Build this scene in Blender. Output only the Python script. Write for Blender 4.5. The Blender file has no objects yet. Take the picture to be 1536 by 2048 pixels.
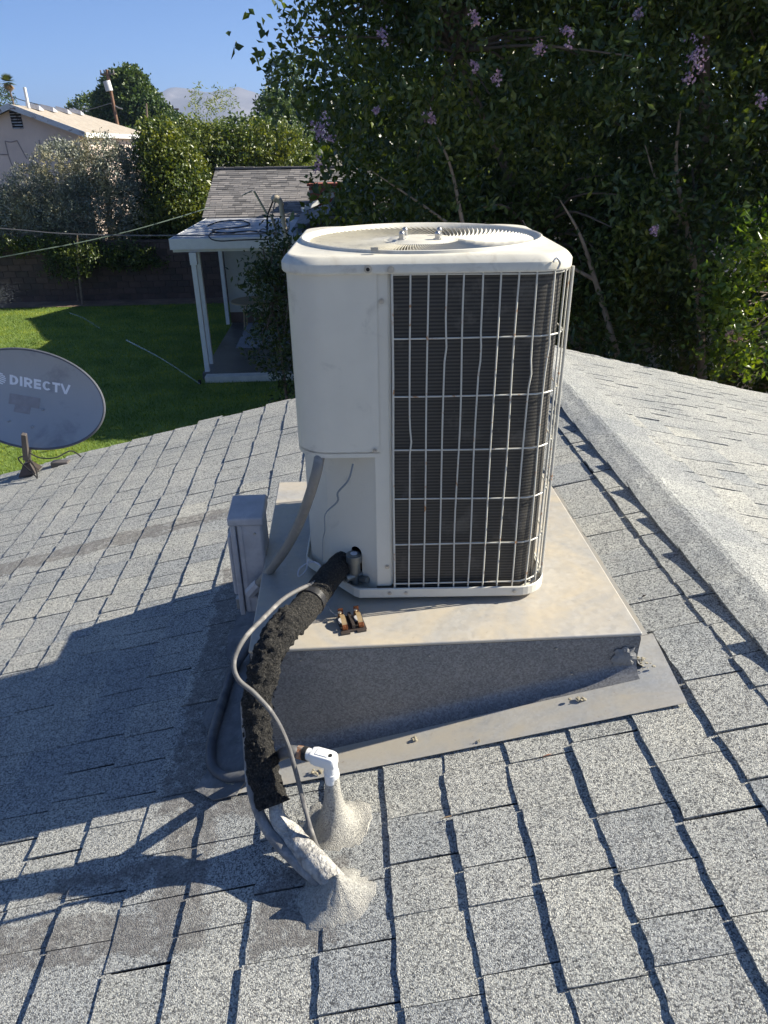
import bpy, bmesh, math, random
import numpy as np
from mathutils import Vector, Matrix, noise as mnoise
random.seed(7); rng = np.random.default_rng(7)
sc = bpy.context.scene; col = sc.collection
# ------------------------------------------------------------------ camera, sky, sun, exposure
ZC = 4.6                                    # camera height above the lawn
R = np.array([[0.99839378, 0.0370876, -0.04282954],
              [-0.05509567, 0.45939476, -0.88652181],
              [-0.0132033, 0.88745759, 0.46070023]])
F = 1421.6
cam = bpy.data.cameras.new('camera'); co = bpy.data.objects.new('camera', cam); col.objects.link(co)
m4 = Matrix.Identity(4)
for i in range(3):
    for j in range(3): m4[i][j] = R[i][j]
m4.translation = (0, 0, ZC); co.matrix_world = m4
cam.sensor_fit = 'VERTICAL'; cam.sensor_height = 32; cam.sensor_width = 24
cam.lens = F / 2048 * 32; cam.clip_start = 0.05; cam.clip_end = 30000
sc.camera = co
SUN = Vector((1.05, .137, .695)).normalized()
w = bpy.data.worlds.new('World'); sc.world = w; w.use_nodes = True
nt = w.node_tree; bg = nt.nodes['Background']; sky = nt.nodes.new('ShaderNodeTexSky')
sky.sky_type = 'NISHITA'; sky.sun_disc = False
sky.sun_elevation = math.asin(SUN.z); sky.sun_rotation = math.atan2(SUN.x, SUN.y)
sky.altitude = 0; sky.air_density = 0.55; sky.dust_density = 0.0; sky.ozone_density = 8.0
nt.links.new(sky.outputs[0], bg.inputs[0]); bg.inputs[1].default_value = 0.072
sd = bpy.data.lights.new('sun', 'SUN'); sd.energy = 5.0; sd.angle = math.radians(.53); sd.color = (1, .935, .80)
so = bpy.data.objects.new('sun', sd); col.objects.link(so)
so.rotation_euler = SUN.to_track_quat('Z', 'Y').to_euler(); so.location = (8, 1, 12)
vs = sc.view_settings; vs.view_transform = 'Standard'; vs.look = 'None'; vs.gamma = 1; vs.exposure = 1.22
vs.use_curve_mapping = False
sc.render.film_transparent = False
try:
    sc.cycles.max_bounces = 6; sc.cycles.transparent_max_bounces = 8
except Exception: pass

# ------------------------------------------------------------------ geometry helpers
def wray(x, y):
    return R @ np.array([(x - 768) / F, -(y - 1024) / F, -1.0])
def at(x, y, Y):                            # point on the picture ray at world distance Y
    r = wray(x, y); v = r * (Y / r[1]); return Vector((v[0], v[1], v[2] + ZC))
def atz(x, y, z):
    r = wray(x, y); v = r * ((z - ZC) / r[2]); return Vector((v[0], v[1], v[2] + ZC))
SL, SR, XR, ZR = .2353, .245, 1.406, 3.192  # roof slopes, ridge position and height
def roofz(x): return ZR - SL * (XR - x) if x < XR else ZR - SR * (x - XR)
def on_roof(x, y, off=0):
    r = wray(x, y); a = ZR - SL * XR - ZC + off; t = a / (r[2] - SL * r[0]); v = r * t
    return Vector((v[0], v[1], v[2] + ZC))

def make_mesh(name, V, faces, smooth=False, mat=None):
    me = bpy.data.meshes.new(name); me.from_pydata([tuple(v) for v in V], [], faces); me.update()
    if smooth:
        me.polygons.foreach_set('use_smooth', [True] * len(me.polygons)); me.set_sharp_from_angle(angle=math.radians(40))
    if mat: me.materials.append(mat)
    return me
def fast_mesh(name, V, Fc, mat):            # V (n,3), Fc (m,k) arrays
    me = bpy.data.meshes.new(name); m, k = Fc.shape
    me.vertices.add(len(V)); me.vertices.foreach_set('co', V.astype(np.float32).ravel())
    me.loops.add(m * k); me.loops.foreach_set('vertex_index', Fc.astype(np.int32).ravel())
    me.polygons.add(m); me.polygons.foreach_set('loop_start', np.arange(0, m * k, k, dtype=np.int32))
    me.update(calc_edges=True); me.validate(); me.materials.append(mat); return me
def link(name, me, parent=None, loc=None, rot=None):
    o = bpy.data.objects.new(name, me); col.objects.link(o)
    if parent: o.parent = parent
    if loc is not None: o.location = loc
    if rot is not None: o.rotation_euler = rot
    return o
def tag(o, label=None, cat=None, group=None, kind=None):
    if label: o['label'] = label
    if cat: o['category'] = cat
    if group: o['group'] = group
    if kind: o['kind'] = kind
    return o
def thing(name, label, cat, loc=(0, 0, 0), rz=0, group=None):
    o = bpy.data.objects.new(name, None); col.objects.link(o); o.location = loc; o.rotation_euler = (0, 0, rz)
    o.empty_display_size = .1
    return tag(o, label, cat, group)

class MB:
    def __init__(s): s.V = []; s.F = []
    def add(s, V, Fc):
        n = len(s.V); s.V += [tuple(v) for v in V]; s.F += [tuple(i + n for i in f) for f in Fc]; return s
    def box(s, a, b, M=None):
        V = [Vector((x, y, z)) for x in (a[0], b[0]) for y in (a[1], b[1]) for z in (a[2], b[2])]
        if M is not None: V = [M @ v for v in V]
        return s.add(V, [(0, 1, 3, 2), (4, 6, 7, 5), (0, 4, 5, 1), (2, 3, 7, 6), (0, 2, 6, 4), (1, 5, 7, 3)])
    def loft(s, rings, cap0=True, cap1=True, closed=True):
        n = len(rings[0]); V = [p for r in rings for p in r]; Fc = []
        for i in range(len(rings) - 1):
            for j in range(n if closed else n - 1):
                k = (j + 1) % n; Fc.append((i * n + j, i * n + k, (i + 1) * n + k, (i + 1) * n + j))
        if cap0 and closed: Fc.append(tuple(reversed(range(n))))
        if cap1 and closed: Fc.append(tuple((len(rings) - 1) * n + j for j in range(n)))
        return s.add(V, Fc)
    def cyl(s, a, b, r, r2=None, n=12, cap=True):
        a, b = Vector(a), Vector(b); r2 = r if r2 is None else r2; d = (b - a).normalized(); q = d.to_track_quat('Z', 'Y')
        rings = [[c + q @ Vector((rr * math.cos(2 * math.pi * i / n), rr * math.sin(2 * math.pi * i / n), 0)) for i in range(n)] for c, rr in ((a, r), (b, r2))]
        return s.loft(rings, cap, cap)
    def tube(s, P, rad, n=10, steps=6, rough=0, cap=True, smooth=True):
        P = [Vector(p) for p in P]; rad = rad if isinstance(rad, (list, tuple)) else [rad] * len(P)
        if smooth and len(P) > 2:
            Q, RR = [], []
            for i in range(len(P) - 1):
                p0, p1, p2, p3 = P[max(i - 1, 0)], P[i], P[i + 1], P[min(i + 2, len(P) - 1)]
                for k in range(steps):
                    t = k / steps
                    Q.append(.5 * ((2 * p1) + (p2 - p0) * t + (2 * p0 - 5 * p1 + 4 * p2 - p3) * t * t + (3 * p1 - p0 - 3 * p2 + p3) * t ** 3))
                    RR.append(rad[i] * (1 - t) + rad[i + 1] * t)
            Q.append(P[-1]); RR.append(rad[-1])
        else: Q, RR = P, list(rad)
        rings = []; up = None
        for i, c in enumerate(Q):
            d = (Q[min(i + 1, len(Q) - 1)] - Q[max(i - 1, 0)]).normalized()
            if up is None: up = d.orthogonal().normalized()
            up = (up - d * up.dot(d)).normalized(); sd_ = d.cross(up); ring = []
            for j in range(n):
                a = 2 * math.pi * j / n; v = up * math.cos(a) + sd_ * math.sin(a)
                r = RR[i]
                if rough: r *= 1 + rough * mnoise.noise((c + v * .05) * 28) + rough * .6 * mnoise.noise((c + v * .05) * 80)
                ring.append(c + v * r)
            rings.append(ring)
        return s.loft(rings, cap, cap)
    def ball(s, c, r, n=10, m=6, sc_=(1, 1, 1)):
        rings = []
        for i in range(1, m):
            a = math.pi * i / m
            rings.append([Vector((c[0] + r * sc_[0] * math.sin(a) * math.cos(2 * math.pi * j / n), c[1] + r * sc_[1] * math.sin(a) * math.sin(2 * math.pi * j / n), c[2] - r * sc_[2] * math.cos(a))) for j in range(n)])
        return s.loft(rings)
    def build(s, name, mat, parent=None, smooth=False, bevel=0, loc=None, rot=None):
        o = link(name, make_mesh(name, s.V, s.F, smooth, mat), parent, loc, rot)
        if bevel:
            b = o.modifiers.new('bevel', 'BEVEL'); b.width = bevel; b.segments = 3; b.limit_method = 'ANGLE'; b.harden_normals = False
            o.data.polygons.foreach_set('use_smooth', [True] * len(o.data.polygons))
            wn = o.modifiers.new('wn', 'WEIGHTED_NORMAL')
        return o

# ------------------------------------------------------------------ materials
def node_mat(name):
    m = bpy.data.materials.new(name); m.use_nodes = True; t = m.node_tree; p = t.nodes['Principled BSDF']; return m, t, p
def N(t, ty, **kw):
    n = t.nodes.new(ty)
    for k, v in kw.items():
        if k in n.inputs.keys(): n.inputs[k].default_value = v
        else: setattr(n, k, v)
    return n
def ramp(t, fac, stops, interp='LINEAR'):
    r = t.nodes.new('ShaderNodeValToRGB'); r.color_ramp.interpolation = interp; e = r.color_ramp.elements
    while len(e) < len(stops): e.new(.5)
    for i, (p, c) in enumerate(stops):
        e[i].position = p; e[i].color = (*c, 1) if len(c) == 3 else c
    t.links.new(fac, r.inputs[0]); return r.outputs[0]
def mix(t, f, a, b, mode='MIX'):
    n = t.nodes.new('ShaderNodeMix'); n.data_type = 'RGBA'; n.blend_type = mode
    if isinstance(f, (int, float)): n.inputs[0].default_value = f
    else: t.links.new(f, n.inputs[0])
    for v, i in ((a, 6), (b, 7)):
        if isinstance(v, tuple): n.inputs[i].default_value = (*v, 1)
        else: t.links.new(v, n.inputs[i])
    return n.outputs[2]
def math_(t, op, a, b=None, clamp=False):
    n = t.nodes.new('ShaderNodeMath'); n.operation = op; n.use_clamp = clamp
    for i, v in ((0, a), (1, b)):
        if v is None: continue
        if isinstance(v, (int, float)): n.inputs[i].default_value = v
        else: t.links.new(v, n.inputs[i])
    return n.outputs[0]
def pos(t): return t.nodes.new('ShaderNodeNewGeometry').outputs['Position']
def objco(t): return t.nodes.new('ShaderNodeTexCoord').outputs['Object']
def noise_(t, vec, scale, detail=4, rough=.6, dist=0):
    n = N(t, 'ShaderNodeTexNoise'); n.inputs['Scale'].default_value = scale; n.inputs['Detail'].default_value = detail
    n.inputs['Roughness'].default_value = rough; n.inputs['Distortion'].default_value = dist; t.links.new(vec, n.inputs['Vector']); return n.outputs['Fac']
def bump(t, p, h, strength=.3, dist=.01):
    b = N(t, 'ShaderNodeBump'); b.inputs['Strength'].default_value = strength; b.inputs['Distance'].default_value = dist
    t.links.new(h, b.inputs['Height']); t.links.new(b.outputs[0], p.inputs['Normal'])
def simple(name, c, rough=.5, metal=0, var=.12, scale=12, bs=0, bscale=60, bd=.002, dirt=None, dscale=5, dlo=.55, dhi=.75):
    m, t, p = node_mat(name); P = pos(t)
    p.inputs['Roughness'].default_value = rough; p.inputs['Metallic'].default_value = metal
    f = noise_(t, P, scale, 5)
    lo = tuple(x * (1 - var) for x in c); hi = tuple(min(1, x * (1 + var)) for x in c)
    cc = ramp(t, f, [(.3, lo), (.7, hi)])
    if dirt:
        d = noise_(t, P, dscale, 6, .65, .6); k = ramp(t, d, [(dlo, (0, 0, 0)), (dhi, (1, 1, 1))])
        cc = mix(t, k, cc, dirt)
    t.links.new(cc, p.inputs['Base Color'])
    if bs: bump(t, p, noise_(t, P, bscale, 4), bs, bd)
    return m
MAT = {}
def boxmask(t, P, x0, x1, y0, y1, wob=.06, wscale=9, soft=.012, skew=0):
    """1 inside the world rectangle with ragged edges"""
    s = t.nodes.new('ShaderNodeSeparateXYZ'); t.links.new(P, s.inputs[0])
    n1 = noise_(t, P, wscale, 5, .7); n = math_(t, 'MULTIPLY', math_(t, 'SUBTRACT', n1, .5), wob * 2)
    X = math_(t, 'ADD', s.outputs[0], n); Y = math_(t, 'ADD', math_(t, 'ADD', s.outputs[1], n), math_(t, 'MULTIPLY', s.outputs[0], -skew))
    fx = math_(t, 'SUBTRACT', (x1 - x0) / 2, math_(t, 'ABSOLUTE', math_(t, 'SUBTRACT', X, (x0 + x1) / 2)))
    fy = math_(t, 'SUBTRACT', (y1 - y0) / 2, math_(t, 'ABSOLUTE', math_(t, 'SUBTRACT', Y, (y0 + y1) / 2)))
    return math_(t, 'DIVIDE', math_(t, 'MINIMUM', fx, fy), soft, True)
def shingle_mat(name, tar=True, tint=(1, 1, 1)):
    m, t, p = node_mat(name); P = pos(t)
    v = N(t, 'ShaderNodeTexVoronoi'); v.inputs['Scale'].default_value = 320
    dn = N(t, 'ShaderNodeTexNoise'); dn.inputs['Scale'].default_value = 260; t.links.new(P, dn.inputs['Vector']); ds = t.nodes.new('ShaderNodeVectorMath'); ds.operation = 'SCALE'; ds.inputs['Scale'].default_value = .006; t.links.new(dn.outputs['Color'], ds.inputs[0])
    da = t.nodes.new('ShaderNodeVectorMath'); da.operation = 'ADD'; t.links.new(P, da.inputs[0]); t.links.new(ds.outputs[0], da.inputs[1]); t.links.new(da.outputs[0], v.inputs['Vector'])
    sep = t.nodes.new('ShaderNodeSeparateColor'); t.links.new(v.outputs['Color'], sep.inputs[0])
    g = ramp(t, sep.outputs[0], [(0, (.03, .032, .037)), (.24, (.085, .087, .095)), (.38, (.38, .385, .39)), (.62, (.62, .62, .60)), (1, (.82, .81, .77))])
    v2 = N(t, 'ShaderNodeTexVoronoi'); v2.inputs['Scale'].default_value = 130; t.links.new(P, v2.inputs['Vector'])
    s2 = t.nodes.new('ShaderNodeSeparateColor'); t.links.new(v2.outputs['Color'], s2.inputs[0])
    g = mix(t, .25, g, ramp(t, s2.outputs[0], [(.0, (.10, .105, .12)), (.35, (.46, .46, .46)), (1, (.70, .69, .67))]))
    big = ramp(t, noise_(t, P, 2.6, 5, .6), [(.3, (.70, .72, .74)), (.7, (.98, .97, .94))])
    g = mix(t, 1, g, big, 'MULTIPLY')
    oi = t.nodes.new('ShaderNodeObjectInfo')
    g = mix(t, 1, g, ramp(t, oi.outputs['Random'], [(0, (.80, .82, .86)), (.5, (.95, .94, .93)), (1, (1.06, 1.04, 1.0))]), 'MULTIPLY')
    bald = ramp(t, noise_(t, P, 13, 6, .75, .4), [(.60, (0, 0, 0)), (.70, (.55, .55, .55))]); g = mix(t, bald, g, (.20, .19, .18))
    g = mix(t, 1, g, (.995, .998, .965), 'MULTIPLY')
    if tint != (1, 1, 1): g = mix(t, 1, g, tint, 'MULTIPLY')
    rough = .9
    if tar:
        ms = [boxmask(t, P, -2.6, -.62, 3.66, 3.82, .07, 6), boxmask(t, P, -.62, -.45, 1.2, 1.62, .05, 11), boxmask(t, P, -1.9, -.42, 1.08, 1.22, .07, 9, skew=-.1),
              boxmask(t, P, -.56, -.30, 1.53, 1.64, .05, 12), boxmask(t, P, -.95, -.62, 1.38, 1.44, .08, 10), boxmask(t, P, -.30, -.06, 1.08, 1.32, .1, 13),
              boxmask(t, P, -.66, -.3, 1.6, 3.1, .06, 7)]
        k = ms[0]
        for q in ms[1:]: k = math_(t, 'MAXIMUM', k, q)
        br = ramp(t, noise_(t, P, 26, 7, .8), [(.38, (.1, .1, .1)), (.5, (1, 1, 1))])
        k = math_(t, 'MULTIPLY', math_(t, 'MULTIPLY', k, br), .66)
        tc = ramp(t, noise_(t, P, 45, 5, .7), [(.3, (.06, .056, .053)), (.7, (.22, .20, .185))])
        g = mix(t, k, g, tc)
    t.links.new(g, p.inputs['Base Color']); p.inputs['Roughness'].default_value = rough
    h = math_(t, 'ADD', math_(t, 'MULTIPLY', v.outputs['Distance'], -1.0), math_(t, 'MULTIPLY', noise_(t, P, 70, 3), .5))
    bump(t, p, h, .75, .004)
    return m
def leaf_mat(name, dark, light, rough=.42, trans=.35, tint=(1.3, 1.25, .35), patch=1.1):
    m, t, p = node_mat(name); g = t.nodes.new('ShaderNodeNewGeometry'); rd = g.outputs['Random Per Island']
    c = ramp(t, rd, [(0, dark), (.6, tuple((a + b) / 2 for a, b in zip(dark, light))), (1, light)])
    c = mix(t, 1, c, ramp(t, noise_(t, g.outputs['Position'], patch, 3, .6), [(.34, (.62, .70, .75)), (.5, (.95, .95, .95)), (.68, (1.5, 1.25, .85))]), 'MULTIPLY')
    t.links.new(c, p.inputs['Base Color']); p.inputs['Roughness'].default_value = rough
    tr = t.nodes.new('ShaderNodeBsdfTranslucent'); t.links.new(mix(t, 1, c, tint, 'MULTIPLY'), tr.inputs[0])
    ms = t.nodes.new('ShaderNodeMixShader'); ms.inputs[0].default_value = trans
    t.links.new(p.outputs[0], ms.inputs[1]); t.links.new(tr.outputs[0], ms.inputs[2])
    t.links.new(ms.outputs[0], t.nodes['Material Output'].inputs[0]); return m
def galv_mat(name, base, dust=None, metal=.55, rough=.42, sp=70, contrast=.22):
    m, t, p = node_mat(name); P = pos(t)
    v = N(t, 'ShaderNodeTexVoronoi'); v.inputs['Scale'].default_value = sp; t.links.new(P, v.inputs['Vector'])
    w_ = t.nodes.new('ShaderNodeVectorMath'); w_.operation = 'ADD'
    nn = N(t, 'ShaderNodeTexNoise'); nn.inputs['Scale'].default_value = sp * .8; t.links.new(P, nn.inputs['Vector'])
    sc2 = t.nodes.new('ShaderNodeVectorMath'); sc2.operation = 'SCALE'; sc2.inputs['Scale'].default_value = 1.2 / sp; t.links.new(nn.outputs['Color'], sc2.inputs[0])
    t.links.new(P, w_.inputs[0]); t.links.new(sc2.outputs[0], w_.inputs[1]); t.links.new(w_.outputs[0], v.inputs['Vector'])
    s = t.nodes.new('ShaderNodeSeparateColor'); t.links.new(v.outputs['Color'], s.inputs[0])
    c = ramp(t, s.outputs[0], [(0, tuple(x * (1 - contrast) for x in base)), (1, tuple(x * (1 + contrast) for x in base))])
    c = mix(t, 1, c, ramp(t, noise_(t, P, 4, 4), [(.3, (.82, .84, .88)), (.7, (1.08, 1.06, 1.04))]), 'MULTIPLY')
    if dust:
        k = ramp(t, noise_(t, P, 3.2, 7, .66, .8), [(.36, (.15, .15, .15)), (.62, (.95, .95, .95))])
        c = mix(t, k, c, dust)
        k2 = ramp(t, noise_(t, P, 60, 4, .7), [(.66, (0, 0, 0)), (.74, (.6, .6, .6))]); c = mix(t, k2, c, (.22, .14, .08))
        p.inputs['Metallic'].default_value = metal * .5
    else: p.inputs['Metallic'].default_value = metal
    t.links.new(c, p.inputs['Base Color'])
    t.links.new(ramp(t, s.outputs[1], [(0, (rough - .08,) * 3), (1, (rough + .12,) * 3)]), p.inputs['Roughness'])
    bump(t, p, noise_(t, P, 5, 3), .25, .006)
    return m
MAT['shingle'] = shingle_mat('weathered granules')
MAT['cap'] = shingle_mat('ridge granules', False, (.86, .88, .92))
MAT['deck'] = simple('dark felt', (.06, .06, .065), .9)
MAT['paint'] = simple('cream metal paint', (.655, .62, .525), .42, 0, .04, 6, .12, 30, .002, (.40, .375, .32), 9, .60, .85)
MAT['lid'] = simple('weathered cream lid paint', (.66, .625, .525), .5, 0, .06, 14, .15, 60, .002, (.48, .44, .36), 22, .52, .8)
MAT['wire'] = simple('cream coated wire', (.56, .54, .47), .4, 0, .05, 40, 0, 60, .002, (.42, .2, .08), 30, .60, .68)
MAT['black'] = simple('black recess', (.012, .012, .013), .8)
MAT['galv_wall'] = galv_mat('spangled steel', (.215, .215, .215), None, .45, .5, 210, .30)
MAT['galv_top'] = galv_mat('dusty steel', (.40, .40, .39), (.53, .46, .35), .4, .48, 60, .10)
MAT['galv_flash'] = galv_mat('flashing steel', (.44, .45, .45), (.52, .47, .38), .45, .45, 120, .12)
MAT['mastic'] = simple('grey mastic', (.22, .22, .215), .85, 0, .25, 20, .6, 40, .01, (.14, .135, .13), 12)
MAT['grit'] = shingle_mat('granules stuck in mastic', False, (1.12, 1.08, 1.0))
def soften(m, c, f0=.35, f1=.85):
    t = m.node_tree; p = t.nodes['Principled BSDF']; src = p.inputs['Base Color'].links[0].from_socket
    k = ramp(t, noise_(t, pos(t), 24, 5, .7), [(.35, (f0,) * 3), (.65, (f1,) * 3)]); t.links.new(mix(t, k, src, c), p.inputs['Base Color'])
soften(MAT['grit'], (.40, .385, .35), .30, .85)
MAT['whitepvc'] = simple('white plastic', (.80, .80, .78), .35, 0, .03, 10, .05, 40, .001, (.55, .5, .42), 25, .66, .75)
MAT['greypvc'] = simple('grey plastic conduit', (.23, .215, .19), .5, 0, .1, 20, .1, 60, .002, (.35, .34, .31), 14)
MAT['cable'] = simple('chalky grey cable', (.13, .125, .12), .65, 0, .2, 25, .4, 90, .003, (.33, .31, .28), 18, .5, .7)
MAT['zinc'] = simple('dull zinc box', (.46, .45, .46), .55, .25, .14, 12, .1, 30, .002, (.62, .60, .58), 9, .5, .8)
MAT['steel'] = simple('bright screw steel', (.45, .44, .42), .35, .8)
MAT['brass'] = simple('dull brass valve', (.20, .21, .20), .4, .6)
MAT['copper'] = simple('tarnished copper', (.42, .16, .07), .42, .7, .3, 60, .2, 90, .002, (.16, .06, .03), 70, .45, .6)
MAT['tan_clip'] = simple('tan spring clip', (.50, .36, .19), .4, .55)
MAT['bakelite'] = simple('dark bakelite', (.045, .035, .03), .45)
def foam_mat():
    m, t, p = node_mat('perished black foam'); P = pos(t)
    p.inputs['Roughness'].default_value = .95
    n = noise_(t, P, 160, 5, .7); c = ramp(t, n, [(.35, (.006, .006, .006)), (.52, (.028, .026, .023)), (.72, (.13, .118, .10))])
    t.links.new(c, p.inputs['Base Color']); h = math_(t, 'ADD', n, math_(t, 'MULTIPLY', noise_(t, P, 45, 4, .6, 1.0), 1.5)); bump(t, p, h, 1.0, .02); return m
MAT['foam'] = foam_mat()
def coil_mat():
    m, t, p = node_mat('coil fins'); P = pos(t); s = t.nodes.new('ShaderNodeSeparateXYZ'); t.links.new(P, s.inputs[0])
    wz = math_(t, 'SINE', math_(t, 'MULTIPLY', s.outputs[2], 2 * math.pi / .0105))
    wx = math_(t, 'SINE', math_(t, 'MULTIPLY', math_(t, 'SUBTRACT', s.outputs[0], s.outputs[1]), 2 * math.pi / .0031))
    a = ramp(t, math_(t, 'MULTIPLY', math_(t, 'ADD', wz, 1), .5), [(0, (.010, .010, .011)), (1, (.072, .066, .055))])
    b = ramp(t, math_(t, 'MULTIPLY', math_(t, 'ADD', wx, 1), .5), [(0, (.7, .7, .7)), (1, (1.15, 1.15, 1.15))])
    c = mix(t, 1, a, b, 'MULTIPLY'); k = ramp(t, noise_(t, P, 7, 6, .7), [(.55, (0, 0, 0)), (.8, (.6, .6, .6))]); c = mix(t, k, c, (.20, .18, .15))
    k2 = ramp(t, noise_(t, P, 75, 3, .6), [(.74, (0, 0, 0)), (.78, (.8, .8, .8))]); c = mix(t, k2, c, (.3, .28, .25))
    t.links.new(c, p.inputs['Base Color']); p.inputs['Roughness'].default_value = .6
    bump(t, p, wz, .12, .002); return m
MAT['coil'] = coil_mat()

# ------------------------------------------------------------------ ground
def grass_mat():
    m, t, p = node_mat('mown turf'); P = pos(t)
    n = noise_(t, P, 1.1, 6, .7); c = ramp(t, n, [(.3, (.08, .14, .018)), (.7, (.17, .24, .04))])
    t.links.new(c, p.inputs['Base Color']); p.inputs['Roughness'].default_value = .9; bump(t, p, noise_(t, P, 25, 4), .6, .03); return m
def plane(name, x0, x1, y0, y1, z, mat, **kw):
    o = link(name, make_mesh(name, [(x0, y0, z), (x1, y0, z), (x1, y1, z), (x0, y1, z)], [(0, 1, 2, 3)], mat=mat)); return tag(o, **kw)
MAT['dirt'] = simple('dry soil', (.19, .13, .09), .95, 0, .35, 1.5, .5, 12, .03, (.09, .06, .04), .8)
MAT['grass'] = grass_mat()
tag(plane('ground', -9000, 9000, -6000, 12000, 0, simple('dry far ground', (.16, .14, .09), .95, 0, .3, .02, 0, 1, .1, (.06, .08, .03), .05)), kind='structure')
plane('lawn', -16, -.2, 5.6, 24.0, .02, MAT['grass'], kind='structure')
plane('soil_bed', -22, 6, 24.0, 25.3, .035, MAT['dirt'], kind='structure')
plane('dirt_yard', -.2, 18, 5.6, 24.0, .016, MAT['dirt'], kind='structure')
# grass blades where the lawn is in view
n = 190000
bx = rng.uniform(-15, -1.2, n); by = 8 + 16 * rng.random(n) ** 1.15; a = rng.uniform(0, math.tau, n); h = rng.uniform(.03, .065, n); l = rng.normal(0, .022, (n, 2)); hw = rng.uniform(.004, .009, n)
V = np.zeros((n, 3, 3)); V[:, 0] = np.stack([bx - hw * np.cos(a), by - hw * np.sin(a), np.full(n, .02)], 1); V[:, 1] = np.stack([bx + hw * np.cos(a), by + hw * np.sin(a), np.full(n, .02)], 1)
V[:, 2] = np.stack([bx + l[:, 0], by + l[:, 1], .02 + h], 1)
tag(link('grass', fast_mesh('grass', V.reshape(-1, 3), np.arange(n * 3).reshape(-1, 3), leaf_mat('grass blade', (.10, .18, .022), (.30, .38, .075), .5, .45, (1.3, 1.15, .35)))),
    'short green lawn grass behind the satellite dish', 'grass', kind='stuff')

# ------------------------------------------------------------------ mountains
def mountains():
    prof = [(-500, 262), (-150, 238), (20, 235), (60, 226), (110, 216), (150, 213), (190, 205), (230, 216), (290, 196), (310, 188), (335, 182), (352, 173), (372, 170), (392, 175), (410, 180), (430, 182), (455, 178), (478, 172), (505, 178), (530, 185), (570, 195), (640, 205), (800, 215), (1100, 235), (1500, 240), (2000, 262)]
    Y = 3000; xs = [at(p, 280, Y).x for p, _ in prof]; zs = [at(p, q, Y).z for p, q in prof]
    nx, ny = 260, 26; X = np.linspace(xs[0], xs[-1], nx); Z = np.interp(X, xs, zs); V = []; Fc = []
    for j in range(ny):
        f = j / (ny - 1)
        for i in range(nx):
            z = Z[i]; k = 1 - abs(f * 2 - 1)                       # rises to the crest and falls again
            r = mnoise.fractal(Vector((X[i] * .004, f * 5, 3.3)), .9, 2.1, 6)
            V.append((X[i] + 60 * r, Y - 900 + 1800 * f, max(-5, z * (k ** .9) + r * 52 * k * (1.05 - k) * 2.6 + (6 * mnoise.noise(Vector((X[i] * .02, 1, 1))) if k > .95 else 0))))
    for j in range(ny - 1):
        for i in range(nx - 1): q = j * nx + i; Fc.append((q, q + 1, q + nx + 1, q + nx))
    tag(link('mountain_range', make_mesh('mountain_range', V, Fc, True, simple('dry mountain slope', (.19, .17, .165), .95, 0, .25, .01))), kind='structure')
mountains()

# ------------------------------------------------------------------ foliage
def leaves(name, C, L, W, mat, parent=None, droop=.3, updir=None, curl=.25):
    n = len(C); d = rng.normal(0, 1, (n, 3)); d[:, 2] -= droop; d /= np.linalg.norm(d, axis=1)[:, None]
    r = rng.normal(0, 1, (n, 3)); r[:, 2] *= .6; s = np.cross(d, r); s /= np.linalg.norm(s, axis=1)[:, None]; nn = np.cross(s, d)
    ln = L * rng.uniform(.65, 1.25, n)[:, None]; wd = W * rng.uniform(.7, 1.2, n)[:, None]
    V = np.zeros((n, 4, 3)); V[:, 0] = C; V[:, 2] = C + d * ln; mid = C + d * ln * .45 + nn * wd * curl
    V[:, 1] = mid + s * wd * .5; V[:, 3] = mid - s * wd * .5
    i = np.arange(n) * 4; Fc = np.concatenate([np.stack([i, i + 1, i + 2], 1), np.stack([i, i + 2, i + 3], 1)])
    return link(name, fast_mesh(name, V.reshape(-1, 3), Fc, mat), parent)
def blob_points(blobs, ntwig, per, spread, shell=.55, keep=None):
    out = []; vol = np.array([b[1][0] * b[1][1] * b[1][2] for b in blobs]); pr = vol ** .8; pr /= pr.sum()
    while len(out) < ntwig:
        b = blobs[rng.choice(len(blobs), p=pr)]; v = rng.normal(0, 1, 3); v /= np.linalg.norm(v)
        r = shell + (1 - shell) * rng.random() ** .7 if rng.random() < .75 else rng.random() ** .5
        lump = 1 + .18 * mnoise.noise(Vector(v * 2.3) + Vector(b[0])) + .12 * mnoise.noise(Vector(v * 6) + Vector(b[0]))
        q = np.array(b[0]) + v * r * np.array(b[1]) * lump
        if keep is None or keep(q): out.append(q)
    T = np.array(out); C = np.repeat(T, per, 0); D = rng.normal(0, 1, (ntwig, 3)); D /= np.linalg.norm(D, axis=1)[:, None]
    tt = rng.uniform(-1, 1, (len(C), 1)) * spread * 1.5
    C = C + np.repeat(D, per, 0) * tt + rng.normal(0, spread * .38, C.shape)
    if keep is not None: C = C[np.array([keep(c) for c in C])] if len(C) < 50000 else C[keep_vec(C)]
    return T, C
def keep_vec(C):
    return (C[:, 2] > 3.3 - .245 * np.maximum(C[:, 0] - 1.4, 0) + 0) | (C[:, 1] > 5.78)
MAT['bark'] = simple('grey brown bark', (.16, .12, .09), .9, 0, .3, 10, .6, 30, .01)
def branch_tree(root, trunks, mat, T, ntw, rad=.012):
    for P, r in trunks:
        MB().tube(P, r, 8, 4).build('trunk', mat, root, True)
    if ntw:
        mb = MB(); pts = [Vector(p) for P, r in trunks for p in P[1:]]
        for q in T[rng.choice(len(T), min(ntw, len(T)), False)]:
            q = Vector(q); b = min(pts, key=lambda s: (s - q).length + random.random() * .6)
            mid = (b + q) / 2 + Vector((random.uniform(-.15, .15), random.uniform(-.1, .1), random.uniform(-.05, .25))); mb.tube([b, mid, q], [rad * 2, rad * 1.4, rad * .5], 5, 4)
        tag(mb.build('twigs', mat, root, True), kind='stuff')
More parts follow.
